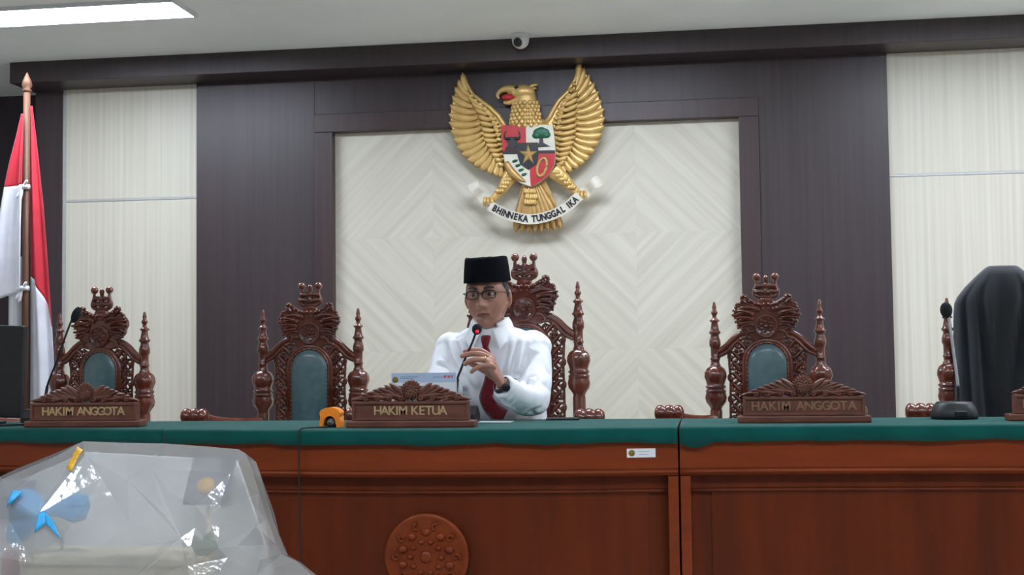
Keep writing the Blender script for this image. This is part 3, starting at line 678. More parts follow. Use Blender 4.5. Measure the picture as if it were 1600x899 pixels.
for i, p in enumerate(R_):
    t_ = (R_[min(i+1, len(R_)-1)]-R_[max(i-1, 0)]).normalized(); nn = Vector((-t_.z, 0, t_.x))
    rg.append([tuple(p+nn*.0265), tuple(p+nn*.0265+Vector((0, .006, 0))), tuple(p-nn*.0265+Vector((0, .006, 0))), tuple(p-nn*.0265)])
rib = MB().loft(rg, smooth=False).build('motto_ribbon', 'enamel_white', EM)
for P in ([(262, 728), (225, 690), (205, 668), (188, 632)], [(690, 690), (715, 660), (742, 640), (775, 616)]):
    g = []
    B_ = bez([E(u, v, -.05) for u, v in P], 6)
    for i, p in enumerate(B_):
        t_ = (B_[min(i+1, len(B_)-1)]-B_[max(i-1, 0)]).normalized(); nn = Vector((-t_.z, 0, t_.x)); y = .02*math.sin(i*.35); wd = .026+.004*math.sin(i*.5)
        g.append([tuple(p+nn*wd+Vector((0, y, 0))), tuple(p+nn*wd+Vector((0, y+.005, 0))), tuple(p-nn*wd+Vector((0, y+.005, 0))), tuple(p-nn*wd+Vector((0, y, 0)))])
    MB().loft(g, smooth=False).build('ribbon_end', 'enamel_white', rib)
word = 'BHINNEKA TUNGGAL IKA'; cum = [0]
for a, b in zip(R_, R_[1:]): cum.append(cum[-1]+(b-a).length)
tot = cum[-1]; ws = [.45 if c == 'I' else (.62 if c == ' ' else 1) for c in word]; tw = sum(ws); xx = 0
for c, k in zip(word, ws):
    sdist = tot*(.035+.93*(xx+k/2)/tw); xx += k
    if c == ' ': continue
    i = next(j for j in range(len(cum)-1) if cum[j+1] >= sdist); q = (sdist-cum[i])/(cum[i+1]-cum[i]); p = R_[i].lerp(R_[i+1], q); t_ = (R_[i+1]-R_[i]).normalized()
    me = text_mesh(c, .047, .0012, .0022); me.transform(Matrix.Scale(.78, 4, (1, 0, 0))); o = link('letter', me, 'enamel_black', rib); o.location = p+Vector((0, -.0012, 0)); o.rotation_euler = (0, -math.atan2(t_.z, t_.x), 0)

# ------------------------------------------------------------------ microphones and small things on the bench
def mic(label, base, stem, rads, m_stem, head, head_r, axis, base_kind, loc):
    t = thing('desk_microphone', label, 'microphone', loc, 0, 'bench microphones')
    o = Vector(loc); L_ = lambda P: [tuple(Vector(p)-o) for p in P]
    b = MB()
    if base_kind == 'round':
        b.lathe([(0, .078), (.012, .080), (.03, .076), (.052, .066), (.060, .058), (.062, .001)], 28, (base[0]-o.x, base[1]-o.y, 0))
        bo = b.build('base', 'black_plastic', t)
        MB().box(-.012, .03, -.084, -.072, .012, .03).build('switch', 'black_metal', bo, .003)
    else:
        mx = Matrix.Translation((base[0]-o.x, base[1]-o.y, 0))
        b.loft([[(x, y, z) for x, y in ((-w_, -d_), (w_, -d_), (w_, d_), (-w_, d_))] for z, w_, d_ in ((0, .052, .05), (.03, .052, .05), (.062, .047, .035))], smooth=False, mx=mx); b.build('base', 'black_plastic', t, .008, 3)
    P = bez(stem, 8); k = len(P)
    MB().tube(L_(P[:k//3+1]), rads[0], 8).build('lower_stem', 'black_metal', t)
    MB().tube(L_(P[k//3:]), rads[1], 8).build('gooseneck', m_stem, t)
    h = MB(); q = Vector((0, 0, 1)).rotation_difference(Vector(axis).normalized()).to_matrix().to_4x4()
    h.ell((0, 0, 0), head_r, 18, 12, Matrix.Translation(Vector(head)-o) @ q); ho = h.build('foam_windscreen', 'black_foam', t)
    return t, ho, o
t2, ho, o = mic('black gooseneck microphone held by the man in white', (-.875, -2.2), [(-.905, -2.19, .855), (-.909, -2.17, .90), (-.906, -2.157, .955), (-.893, -2.155, .99), (-.872, -2.155, 1.04), (-.85, -2.152, 1.089), (-.838, -2.15, 1.122)], (.0072, .0042), 'black_metal', (-.833, -2.15, 1.136), (.0185, .0185, .021), (.2, -.5, 1), 'box', (-.875, -2.2, TOP))
MB().ell(tuple(Vector((-.830, -2.163, 1.128))-o), (.0075, .008, .0075), 14, 8).build('indicator_light', 'mic_red', ho)
mic('black gooseneck microphone behind the left name plate', (-2.49, -2.24), [(-2.487, -2.22, .86), (-2.484, -2.2, .92), (-2.475, -2.2, .96), (-2.44, -2.2, 1.045), (-2.405, -2.2, 1.14), (-2.383, -2.2, 1.194)], (.006, .004), 'black_metal', (-2.366, -2.2, 1.213), (.016, .016, .032), (.45, 0, 1), 'box', (-2.49, -2.24, TOP))
mic('silver stemmed microphone on a round black base before the robe', (.848, -2.1), [(.862, -2.1, .855), (.864, -2.1, .89), (.862, -2.1, .93), (.855, -2.1, 1.0), (.845, -2.11, 1.08), (.833, -2.13, 1.155)], (.0055, .0052), 'chrome', (.825, -2.135, 1.178), (.021, .021, .028), (-.1, -.1, 1), 'round', (.848, -2.1, TOP))

# desk calendar
t = thing('desk_calendar', 'white standing desk calendar with pale blue header behind the middle name plate', 'calendar', (-1.0, -2.33, TOP))
lean = Matrix.Rotation(math.radians(-9), 4, 'X')
fp = MB().box(-.117, .117, -.0015, .0015, 0, .184, mx=lean).build('front_page', 'paper_white', t)
MB().box(-.117, .117, -.0015, .0015, 0, .184, mx=Matrix.Translation((0, .062, 0)) @ Matrix.Rotation(math.radians(9), 4, 'X')).build('back_page', 'paper_white', t)
MB().box(-.117, .117, -.0022, -.0015, .150, .184, mx=lean).build('header_band', 'paper_blue', fp)
MB().lathe([(0, .011), (.0006, .011)], 18, mx=lean @ Matrix.Translation((-.102, -.0022, .160)) @ Matrix.Rotation(PI/2, 4, 'X')).build('round_mark', 'print_gold', fp)
MB().box(-.104, .06, -.0024, -.0015, .02, .138, mx=lean).build('photo_print', 'photo_dark', fp)
for a, b, z, m in ((.035, .07, .168, 'print_grey'), (.073, .083, .170, 'print_red'), (.087, .098, .170, 'print_red'), (.101, .107, .170, 'print_red'), (-.085, -.02, .170, 'print_grey'), (-.085, -.035, .164, 'print_grey')):
    MB().box(a, b, -.0028, -.0022, z-(.005 if m == 'print_red' else .001), z+(.004 if m == 'print_red' else .001), mx=lean).build('print_line', m, fp)

# orange plug block with its cable
t = thing('plug_block', 'bright orange power adapter block with a grey plug beside the middle name plate', 'adapter', (-1.287, -2.475, TOP))
half = [(.035, 0), (.036, .02), (.033, .036), (.036, .05), (.031, .060), (.016, .067), (0, .069)]
inn = [(0, .040), (.012, .037), (.019, .027), (.022, .012), (.024, 0)]
out = [(-x, z) for x, z in half[:-1]]+[(x, z) for x, z in reversed(half)]
ob = MB()
oo = [(x, z) for x, z in half]; ii = [(x, z) for x, z in reversed(inn)]
ring = oo+[(-x, z) for x, z in reversed(oo[:-1])]; inr = ii+[(-x, z) for x, z in reversed(ii[:-1])]
for k in range(len(ring)-1):
    r0 = k/(len(ring)-1)*(len(inr)-1); r1 = (k+1)/(len(ring)-1)*(len(inr)-1)
    A, B, C_, D_ = ring[k], ring[k+1], samp(inr, r1/(len(inr)-1)), samp(inr, r0/(len(inr)-1))
    ob.prism([A, B, C_, D_], -.028, .028)
ob.build('housing', 'orange_plastic', t)
MB().box(-.026, .026, .004, .026, .001, .044).build('socket', 'black_plastic', t)
MB().lathe([(0, .016), (.02, .015), (.034, .011), (.038, .006)], 16, mx=Matrix.Translation((.002, .004, .017)) @ Matrix.Rotation(PI/2, 4, 'X')).build('plug', 'grey_plastic', t)
P = [(-1.285, -2.512, .815), (-1.287, -2.535, .805), (-1.315, -2.565, .8035), (-1.345, -2.60, .8035), (-1.351, yf(-1.351)-.004, .800), (-1.351, yf(-1.351)-.010, .775), (-1.352, yf(-1.352)-.009, .72), (-1.353, yf(-1.353)-.006, .64), (-1.354, yf(-1.354)+.004, .5), (-1.352, yf(-1.352)+.01, .3), (-1.35, yf(-1.35)+.008, .02)]
tag(MB().tube(bez(P, 8), .0028, 8).build('power_cable', 'black_plastic'), 'thin black cable running from the orange adapter down the bench front', 'cable')

# phone and paper
t = thing('mobile_phone', 'dark phone lying flat on the bench beside the man\'s elbow', 'phone', (-.535, -2.035, TOP), .1)
MB().box(-.062, .062, -.036, .036, 0, .008).build('body', 'black_metal', t, .003)
MB().box(-.057, .057, -.032, .032, .008, .0086).build('screen', 'black_plastic', t)
tag(MB().box(-.07, .07, -.045, .045, 0, .0012).build('paper_sheet', 'paper_white', None, loc=(-.775, -2.16, TOP)), 'white sheet of paper lying under the tie', 'paper')

# monitor at the left end
t = thing('computer_monitor', 'black computer monitor seen from behind at the left end of the bench', 'monitor', (-2.84, -2.17, TOP), math.radians(-4))
mm = Matrix.Translation((0, 0, .035)) @ Matrix.Rotation(math.radians(2.5), 4, 'Y')
MB().box(-.25, .25, -.012, .02, 0, .352, mx=mm).build('panel', 'black_plastic', t, .006, 3)
MB().box(-.12, .12, -.04, -.012, .06, .28, mx=mm).build('rear_housing', 'black_plastic', t, .012, 3)
MB().box(-.24, .24, .0195, .021, .014, .34, mx=mm).build('screen', 'black_metal', t)
MB().box(-.03, .03, -.055, -.035, .008, .16).build('stand_neck', 'black_plastic', t, .004)
MB().box(-.13, .13, -.10, .09, 0, .012).build('stand_base', 'black_plastic', t, .005)
tag(MB().tube(bez([(-2.62, -2.06, .806), (-2.56, -2.2, .8025), (-2.52, -2.30, .806), (-2.60, -2.34, .803), (-2.72, -2.33, .803)], 8), .004, 8).build('monitor_cable', 'black_plastic'), 'short black cable curling on the green cloth beside the monitor', 'cable')

# ------------------------------------------------------------------ flag
FXo, FYo = -3.283, -.9
def fx(px): return (px-41)*.00362
def fz(py): return 2.446-(py-118)*.00316
t = thing('flag_stand', 'red and white flag on a brown wooden pole', 'flag', (FXo, FYo, 0))
MB().lathe([(0, .16), (.02, .16), (.04, .12), (.05, .05), (.10, .035), (.14, .03)], 28).build('base', 'pole_wood', t)
MB().tube([(0, 0, .1), (0, 0, 2.36)], .0165, 14).build('pole', 'pole_wood', t)
MB().lathe([(0, .016), (.012, .024), (.02, .016), (.035, .026), (.06, .02), (.10, .002)], 16, (0, 0, 2.36)).build('finial', 'pole_wood', t)
def panel(name, m, zt, zb, le, re, yoff, n=26, k=40, rip=.02, ph=0):
    # cloth hanging between two edges, rippled in depth; zt/zb are functions of u
    rows = []
    for j in range(k+1):
        q = j/k; row = []
        for i in range(n+1):
            u = i/n; z = zt(u)+(zb(u)-zt(u))*q; x = le(z)+(re(z)-le(z))*u
            g = min(1, max(0, (2.3-z)/.6)); y = yoff+rip*g*math.sin(u*7.5+ph+z*.8)+.5*rip*g*math.sin(u*15+z*2)
            row.append((x, y, z))
        rows.append(row)
    return MB().loft(rows, closed=False, cap=False).build(name, m, t, solid=.003)
def edge(L):
    L = [(fz(y), fx(x)) for x, y in L]; L.sort()
    def f(z):
        if z <= L[0][0]: return L[0][1]
        for a, b in zip(L, L[1:]):
            if a[0] <= z <= b[0]: return a[1]+(b[1]-a[1])*(z-a[0])/(b[0]-a[0])
        return L[-1][1]
    return f
re_ = edge([(46, 165), (52, 220), (57, 270), (62, 320), (68, 400), (75, 500), (78, 560), (79, 640), (80, 760)]); le_ = edge([(42, 165), (43, 700)])
bd_ = lambda u: fz(430+18*u+62*u**3)
panel('red_field', 'flag_red', lambda u: fz(165), bd_, le_, re_, .02)
panel('white_field', 'flag_white', bd_, lambda u: fz(745), le_, re_, .02)
le2 = edge([(38, 180), (30, 220), (22, 255), (15, 293), (6, 350), (-1, 410), (-12, 470), (-16, 600)]); re2 = edge([(41, 180), (40, 700)])
panel('red_field', 'flag_red', lambda u: fz(180), lambda u: fz(294-4*u), le2, re2, -.03, ph=2, rip=.014)
panel('white_field', 'flag_white', lambda u: fz(294-4*u), lambda u: fz(478-24*u**.7), le2, re2, -.03, ph=2, rip=.014)
panel('white_field', 'flag_white', lambda u: fz(400), lambda u: fz(745), edge([(14, 400), (12, 700)]), edge([(40, 400), (40, 700)]), .012, ph=1, rip=.012)
for py in (293, 450):
    k = MB(); z = fz(py); k.lathe([(-.012, .02), (0, .022), (.012, .02)], 14, (0, -.004, z))
    k.ell((.0, -.03, z), (.014, .012, .012), 10, 8)
    for dx, dz in ((.03, .03), (-.03, -.06), (-.012, -.075), (.032, -.004)): k.leaf((0, -.03, z), (dx, -.04, z+dz), .009, d=.004, n=5)
    k.build('tie_ribbon', 'flag_white', t)

# ------------------------------------------------------------------ the man
MR = Vector((-.83, -1.64, 0))
man = thing('person', 'man in white shirt, red tie and black cap speaking into the microphone', 'person', MR)
def mput(mb, name, m, parent=None, **k):
    mb.v = [tuple(Vector(p)-MR) for p in mb.v]; return mb.build(name, m, parent or man, **k)
def mmesh(me, name, m, parent=None):
    me.transform(Matrix.Translation(-MR)); me.materials.clear(); return link(name, me, m, parent or man)
HM = Matrix.Translation((-.841, -1.85, 1.266)) @ Matrix.Rotation(math.radians(-6), 4, 'Z') @ Matrix.Rotation(math.radians(3), 4, 'X') @ Matrix.Rotation(math.radians(-1.5), 4, 'Y') @ Matrix.Scale(1.03, 4)
def G(x, s): return math.exp(-(x/s)**2)
def head_mesh():
    mb = MB(); seg, rg = 150, 120; vs = []; fs = []
    for i in range(rg+1):
        la = -PI/2+PI*i/rg; sz = math.sin(la); cz_ = math.cos(la)
        for j in range(seg):
            a = 2*PI*j/seg; sx, sy = cz_*math.cos(a), cz_*math.sin(a)
            z = sz*.122; lo = max(0, -sz)
            wd = .0785*(1-.27*lo**1.8); x = math.copysign(abs(sx)**.94, sx)*wd
            y = sy*.094
            if sy > 0: y *= 1-.45*lo**1.2
            else: y = -abs(sy)**.86*(.090-.006*lo)
            if sy < 0.1:
                f = max(0, min(1, -sy*2.2)); ax = abs(x)
                d = 0
                pn = max(0, min(1, (.030-z)/.058)) if z > -.030 else max(0, 1-(-.030-z)/.014)
                d += (.006+.021*pn**1.3)*G(x, .0115+.004*pn)*(1 if z < .03 else G(z-.03, .012))
                d += .012*G(ax-.017, .0085)*G(z+.034, .009)
                d += .0085*G(z-.034, .011)*G(ax-.026, .024)
                d -= .0125*G(ax-.031, .016)*G(z-.013, .0125)
                d += .0055*G(ax-.031, .010)*G(z-.011, .0065)
                d += .006*G(ax-.045, .018)*G(z+.018, .016)
                d -= .004*G(ax-.04, .014)*G(z+.058, .02)
                d += .006*G(x, .026)*G(z+.060, .016)
                d += .0045*G(x, .024)*G(z+.0600, .0042)+.0048*G(x, .022)*G(z+.0708, .0045)-.0085*G(x, .028)*G(z+.0655, .0030)
                d -= .003*G(z+.083, .006)*G(x, .02)
                d += .008*G(x, .02)*G(z+.104, .014)
                d -= .0040*G(ax-(.022+(-.034-z)*.40), .0045)*(1 if -.068 < z < -.034 else 0)
                y -= d*f
            vs.append(HM @ Vector((x, y, z)))
    for i in range(rg):
        for j in range(seg): k = (j+1) % seg; fs.append((i*seg+j, i*seg+k, (i+1)*seg+k, (i+1)*seg+j))
    mb.add(vs, fs); return mb
B = head_mesh()
for s in (-1, 1):
    B.ell((0, 0, 0), (.009, .017, .031), 14, 10, HM @ Matrix.Translation((s*.082, .012, -.004)) @ Matrix.Rotation(s*.45, 4, 'Z') @ Matrix.Rotation(-.15, 4, 'X'))
    B.ell((0, 0, 0), (.008, .011, .012), 12, 8, HM @ Matrix.Translation((s*.078, .002, -.030)))
B.tube([(-.835, -1.775, 1.02), (-.835, -1.785, 1.11), (-.838, -1.815, 1.17), (-.84, -1.835, 1.24)], [.07, .06, .056, .056], 20)
def ringz(c, hw, hd, z, n=32, e=.85): return [(c[0]+hw*math.copysign(abs(math.cos(a))**e, math.cos(a)), c[1]+hd*math.copysign(abs(math.sin(a))**e, math.sin(a)), z) for a in [2*PI*j/n for j in range(n)]]
TR = [(.52, -.80, -1.64, .16, .11), (.62, -.805, -1.67, .172, .125), (.75, -.815, -1.715, .182, .135), (.88, -.825, -1.76, .19, .14), (.98, -.83, -1.782, .198, .14), (1.06, -.835, -1.788, .200, .13), (1.10, -.835, -1.79, .185, .115), (1.135, -.835, -1.79, .125, .092), (1.152, -.835, -1.79, .085, .078), (1.165, -.835, -1.79, .06, .066)]
B.loft([ringz((x, y), hw-.034, hd-.034, z-.018) for z, x, y, hw, hd in TR])
ARM_L = [(-.675, -1.79, 1.07), (-.66, -1.85, .985), (-.652, -1.94, .90), (-.652, -2.0, .868), (-.678, -2.06, .878), (-.712, -2.125, .905), (-.738, -2.168, .928)]
ARM_R = [(-.995, -1.79, 1.07), (-1.005, -1.86, .975), (-1.008, -1.94, .90), (-1.005, -1.99, .866), (-1.0, -2.06, .86), (-.993, -2.12, .852), (-.988, -2.155, .848)]
B.tube(ARM_L, [.038, .036, .034, .034, .033, .029, .026], 16); B.tube(ARM_R, [.038, .036, .034, .034, .033, .029, .026], 16)
# his left hand: palm up from the wrist, fingers bent over to the microphone stem
PALM = [((-.738, -2.168, .928), .027, .019), ((-.750, -2.170, .955), .032, .017), ((-.768, -2.170, .99), .038, .016), ((-.782, -2.168, 1.018), .040, .0145), ((-.790, -2.167, 1.030), .037, .011)]
ax = Vector((.10, -.80, -.40)).normalized()
def palm(mb, P, ax):
    rg = []
    for i, (p, w_, d_) in enumerate(P):
        tg = (Vector(P[min(i+1, len(P)-1)][0])-Vector(P[max(i-1, 0)][0])).normalized(); a = (ax-tg*ax.dot(tg)).normalized(); b = tg.cross(a)
        rg.append([tuple(Vector(p)+a*w_*math.copysign(abs(math.cos(q))**.8, math.cos(q))+b*d_*math.sin(q)) for q in [2*PI*j/18 for j in range(18)]])
    mb.loft(rg)
palm(B, PALM, ax)
FING = [[(-.785, -2.139, 1.036), (-.822, -2.140, 1.058), (-.856, -2.143, 1.060), (-.886, -2.146, 1.053)],
        [(-.783, -2.160, 1.030), (-.824, -2.164, 1.046), (-.862, -2.168, 1.045), (-.893, -2.170, 1.036)],
        [(-.780, -2.181, 1.019), (-.822, -2.188, 1.026), (-.856, -2.191, 1.019), (-.876, -2.188, 1.006)],
        [(-.772, -2.200, 1.004), (-.808, -2.208, 1.001), (-.834, -2.209, .990), (-.848, -2.204, .977)]]
for k, f in enumerate(FING):
    r = .0102 if k < 3 else .0088
    B.tube(bez([Vector(f[0])+Vector((.012, 0, -.012))]+f, 4), [r*1.12]*5+[r*1.05]*4+[r*1.0]*4+[r*.9]*3+[r*.62], 12)
B.tube(bez([(-.752, -2.145, .952), (-.785, -2.137, .972), (-.822, -2.138, .995), (-.855, -2.142, 1.012), (-.868, -2.144, 1.022)], 4), [.017]*5+[.0145]*4+[.0125]*4+[.0108]*3+[.0075], 12)
# his right hand, resting flat on the cloth
palm(B, [((-.988, -2.155, .848), .026, .019), ((-.986, -2.18, .836), .032, .017), ((-.984, -2.205, .826), .037, .014), ((-.982, -2.228, .820), .035, .011)], Vector((1, 0, 0)))
for k in range(4):
    x = -1.010+k*.0185; L_ = (.030, .036, .038, .030)[k]
    B.tube([(x, -2.215, .823), (x, -2.232, .822), (x, -2.232-L_*.45, .818), (x, -2.232-L_, .809)], [.0092, .009, .0085, .006], 10)
B.tube([(-.958, -2.175, .835), (-.938, -2.195, .824), (-.926, -2.218, .814), (-.922, -2.23, .809)], [.013, .011, .0095, .006], 10)
# legs under the bench
for s in (-1, 1): B.tube(bez([(-.80+s*.085, -1.62, .60), (-.82+s*.11, -1.85, .60), (-.83+s*.12, -2.06, .575), (-.83+s*.12, -2.09, .35), (-.83+s*.12, -2.10, .10)], 5), [.072]*6+[.066]*5+[.055]*5+[.045]*5, 14)
me = remesh(B, .003, 2, .4)
hi = (HM).inverted()
body = mmesh(me, 'body', 'skin')
me.materials.append(M['lip'])
hinv = hi @ Matrix.Translation(MR)
for p in me.polygons:
    if p.center.z > 1.1:
        c = hinv @ p.center
        if c.y < -.07 and abs(c.x) < .028 and abs(c.z+.0655) < .0085*(1-(c.x/.030)**2): p.material_index = 1
def hput(mb, name, m, parent=None, **k):
    mb.v = [tuple(HM @ Vector(p)) for p in mb.v]; return mput(mb, name, m, parent, **k)
for s in (-1, 1):
    e = MB().ell((s*.031, -.0765, .0125), (.0125, .0115, .0115), 16, 12); eo = hput(e, 'eyeball', 'eye_white', body)
    hput(MB().ell((s*.031-.001, -.0862, .0112), (.0066, .0036, .0062), 12, 8), 'iris', 'iris', body)
    lid = MB().ell((s*.031, -.0775, .0228), (.0155, .0135, .0095), 16, 10)
    hput(MB().ell((s*.031, -.0765, .0010), (.0155, .0125, .0070), 16, 10), 'lower_eyelid', 'skin', body); hput(lid, 'eyelid', 'skin', body)
    br = MB().tube(bez([(s*.013, -.0975, .033), (s*.030, -.0985, .040), (s*.050, -.086, .035)], 6), [.0034, .0042, .0046, .0048, .005, .005, .005, .0048, .0044, .004, .0034, .0028, .002], 8, .6); hput(br, 'eyebrow', 'brow', man)
# hair below the cap
rg = []
for z in (.078, .06, .04, .02, 0, -.02, -.04, -.055):
    row = []
    for j in range(41):
        a = math.radians(-38+256*j/40); sz = z/.122; cz_ = math.sqrt(max(0, 1-sz*sz)); lo = max(0, -sz)
        side = min(1, max(0, (z+.055)/.05)); a2 = a
        fr_ = math.radians(20 if z < -.005 else (-8 if z < .03 else -24))
        a2 = fr_+(PI-2*fr_)*j/40
        x = .0815*(1-.27*lo**1.8)*cz_**.94*math.copysign(abs(math.cos(a2))**.94, math.cos(a2)); y = .098*cz_*math.sin(a2)*(1-.4*lo**1.2 if math.sin(a2) > 0 else .9)
        row.append((x, y, z))
    rg.append(row)
hput(MB().loft(rg, closed=False, cap=False), 'hair', 'hair', solid=.005)
# black cap
n = 48; rg = []
for z, hw, hd in ((.060, .082, .104), (.058, .087, .110), (.061, .0875, .111), (.10, .084, .109), (.138, .0795, .106), (.146, .0775, .104), (.150, .073, .100), (.1505, .05, .08), (.150, .01, .02)):
    rg.append([(hw*math.copysign(abs(math.cos(a))**.92, math.cos(a)), .004+hd*math.sin(a), z+(.004*math.sin(a) if z < .07 else 0)+(.004*math.cos(2*a) if .14 < z < .1503 else 0)) for a in [2*PI*j/n for j in range(n)]])
hput(MB().loft(rg), 'cap', 'velvet')
# glasses
gl = MB(); yy = -.104
for s in (-1, 1):
    L_ = []
    for j in range(25):
        a = 2*PI*j/24; L_.append((s*.0315+.0245*math.copysign(abs(math.cos(a))**.6, math.cos(a)), yy+.010*(abs(s*.0315+.0245*math.cos(a))/.056)**2, .010+.0155*math.copysign(abs(math.sin(a))**.65, math.sin(a))))
    gl.tube(L_, .0017, 6)
    gl.tube([p for p in L_[:13]], .0028, 6)
    gl.tube(bez([(s*.056, yy+.010, .018), (s*.074, -.075, .018), (s*.083, -.02, .014), (s*.084, .012, .012)], 5), .0017, 6)
gl.tube(bez([(-.0075, yy, .013), (0, yy-.003, .017), (.0075, yy, .013)], 5), .0015, 6)
go = hput(gl, 'glasses', 'black_metal')
for s in (-1, 1):
    L_ = [(s*.0315+.024*math.copysign(abs(math.cos(a))**.6, math.cos(a)), yy+.010*(abs(s*.0315+.024*math.cos(a))/.056)**2, .010+.015*math.copysign(abs(math.sin(a))**.65, math.sin(a))) for a in [2*PI*j/24 for j in range(24)]]
    hput(MB().add(L_, [tuple(range(24))], False), 'lens', 'lens_glass', go)
# shirt: torso, sleeves and shoulders as one cloth
C_ = MB(); C_.loft([ringz((x, y), hw, hd, z) for z, x, y, hw, hd in TR[:-1]])
for s in (-1, 1): C_.ell((-.835+s*.158, -1.79, 1.073), (.074, .072, .062), 20, 14)
C_.tube(bez(ARM_L, 5), [.066]*6+[.064]*5+[.060]*5+[.058]*5+[.052]*5+[.045]*4+[.043], 20)
C_.tube(bez(ARM_R, 5), [.069]*6+[.068]*5+[.062]*5+[.058]*5+[.054]*5+[.046]*4+[.043], 20)
me = remesh(C_, .0055, 8, .5)
folds = [((-.99, -1.86, 1.11), (-.93, -1.93, .95), .013, .008), ((-.96, -1.88, 1.13), (-.90, -1.93, 1.0), .011, .007), ((-1.05, -1.84, 1.0), (-.98, -1.92, .92), .012, .009), ((-1.06, -1.88, .94), (-.97, -1.95, .90), .012, .010), ((-1.03, -1.9, 1.03), (-.95, -1.92, .96), .010, .008),
         ((-.70, -1.87, 1.10), (-.73, -1.93, .95), .012, .008), ((-.73, -1.89, 1.11), (-.765, -1.93, .93), .011, .006), ((-.66, -1.86, 1.05), (-.70, -1.92, .93), .013, .010), ((-.61, -1.88, .98), (-.69, -1.96, .89), .012, .010), ((-.60, -1.93, .92), (-.68, -2.03, .89), .011, .011), ((-.60, -1.99, .87), (-.68, -2.07, .86), .010, .009), ((-.62, -2.03, .83), (-.70, -2.10, .87), .010, .009), ((-.66, -2.06, .91), (-.70, -2.13, .88), .009, .008), ((-.64, -1.95, .95), (-.70, -2.06, .92), .010, .009),
         ((-.90, -1.92, .97), (-.86, -1.93, .82), .014, .007), ((-.94, -1.91, .93), (-.93, -1.92, .80), .014, .008), ((-.78, -1.93, .93), (-.76, -1.93, .82), .013, .007), ((-.72, -1.92, .93), (-.71, -1.92, .82), .014, .007), ((-.99, -2.0, .90), (-1.05, -2.0, .84), .010, .008)]
def segd(p, a, b):
    ab = b-a; q = max(0, min(1, (p-a).dot(ab)/ab.length_squared)); return (p-(a+ab*q)).length, q
FS = [(Vector(a), Vector(b), w_, h_) for a, b, w_, h_ in folds]
nrm = [v.normal.copy() for v in me.vertices]
for v, nn in zip(me.vertices, nrm):
    if v.co.z < .72: continue
    d = .007*noise.noise((v.co.x*17, v.co.y*10, v.co.z*7))+.002*noise.noise((v.co.x*40, v.co.y*30, v.co.z*22))
    for a, b, w_, h_ in FS:
        r, q = segd(v.co, a, b)
        if r < w_*3: d += 2.8*h_*math.exp(-(r/w_)**2)*math.sin(PI*q)-1.9*h_*math.exp(-((r-w_*1.7)/(w_*.7))**2)*math.sin(PI*q)
    v.co += nn*max(d, -.014)
shirt = mmesh(me, 'shirt', 'shirt')
# collar: stand around the neck and two points
rg = []
for z, k in ((1.128, 1.20), (1.15, 1.10), (1.175, 1.04), (1.188, 1.05), (1.176, 1.16), (1.155, 1.28), (1.14, 1.36)):
    rg.append([(-.836+.066*k*math.cos(a), -1.80-.012*(z-1.128)/.06+.072*k*math.sin(a), z-.030*max(0, -math.sin(a))**2) for a in [math.radians(-62+304*j/40) for j in range(41)]])
mput(MB().loft(rg, closed=False, cap=False), 'collar', 'shirt', shirt, solid=.004)
for s in (-1, 1):
    A, Bp, Cp, Dp = Vector((-.836+s*.020, -1.912, 1.138)), Vector((-.836+s*.074, -1.862, 1.160)), Vector((-.836+s*.082, -1.918, 1.092)), Vector((-.836+s*.052, -1.948, 1.062))
    c = MB(); N = 6; rows_ = []
    for i in range(N+1):
        a = A.lerp(Dp, i/N); b = Bp.lerp(Cp, i/N); rows_.append([tuple(a.lerp(b, j/N)+Vector((0, -.008*math.sin(PI*j/N), 0))) for j in range(N+1)])
    mput(c.loft(rows_, closed=False, cap=False), 'collar_point', 'shirt', shirt, solid=.0045)
mput(MB().tube(ARM_L[-2:-1]+[(-.731, -2.158, .921)], [.048, .045], 20), 'cuff', 'shirt', shirt)
pk = MB().ell((-.726, -1.945, .945), (.010, .006, .008), 10, 8); mput(pk, 'green_badge', 'badge_green', shirt)
# tie
TP = bez([(-.838, -1.938, 1.110), (-.834, -1.954, 1.07), (-.824, -1.957, 1.03), (-.816, -1.955, .98), (-.822, -1.955, .93), (-.834, -1.957, .885), (-.820, -1.962, .85), (-.790, -1.970, .822), (-.762, -1.985, .806)], 6)
hw_ = [.010, .012, .017, .020, .023, .027, .029, .032, .030]; rg = []
for i, p in enumerate(TP):
    k = i/6; a = int(min(k, 7)); w_ = hw_[a]+(hw_[a+1]-hw_[a])*(k-a); t_ = (TP[min(i+1, len(TP)-1)]-TP[max(i-1, 0)]).normalized(); sd = t_.cross(Vector((0, -1, 0))).normalized()
    wv = .003*math.sin(i*.55)
    rg.append([tuple(p+sd*w_), tuple(p+sd*w_*.5+Vector((0, -.004+wv, 0))), tuple(p+Vector((0, -.0055-wv, 0))), tuple(p-sd*w_*.5+Vector((0, -.004+wv, 0))), tuple(p-sd*w_), tuple(p+Vector((0, .003, 0)))])
tie = mput(MB().loft(rg), 'tie', 'tie')
kn = MB().loft([[(-.836+hw*math.cos(a), y+.009*math.sin(a), z) for a in [2*PI*j/14 for j in range(14)]] for z, hw, y in ((1.118, .014, -1.930), (1.112, .020, -1.937), (1.095, .017, -1.945), (1.075, .011, -1.951), (1.068, .008, -1.950))])
mput(kn, 'knot', 'tie', tie)
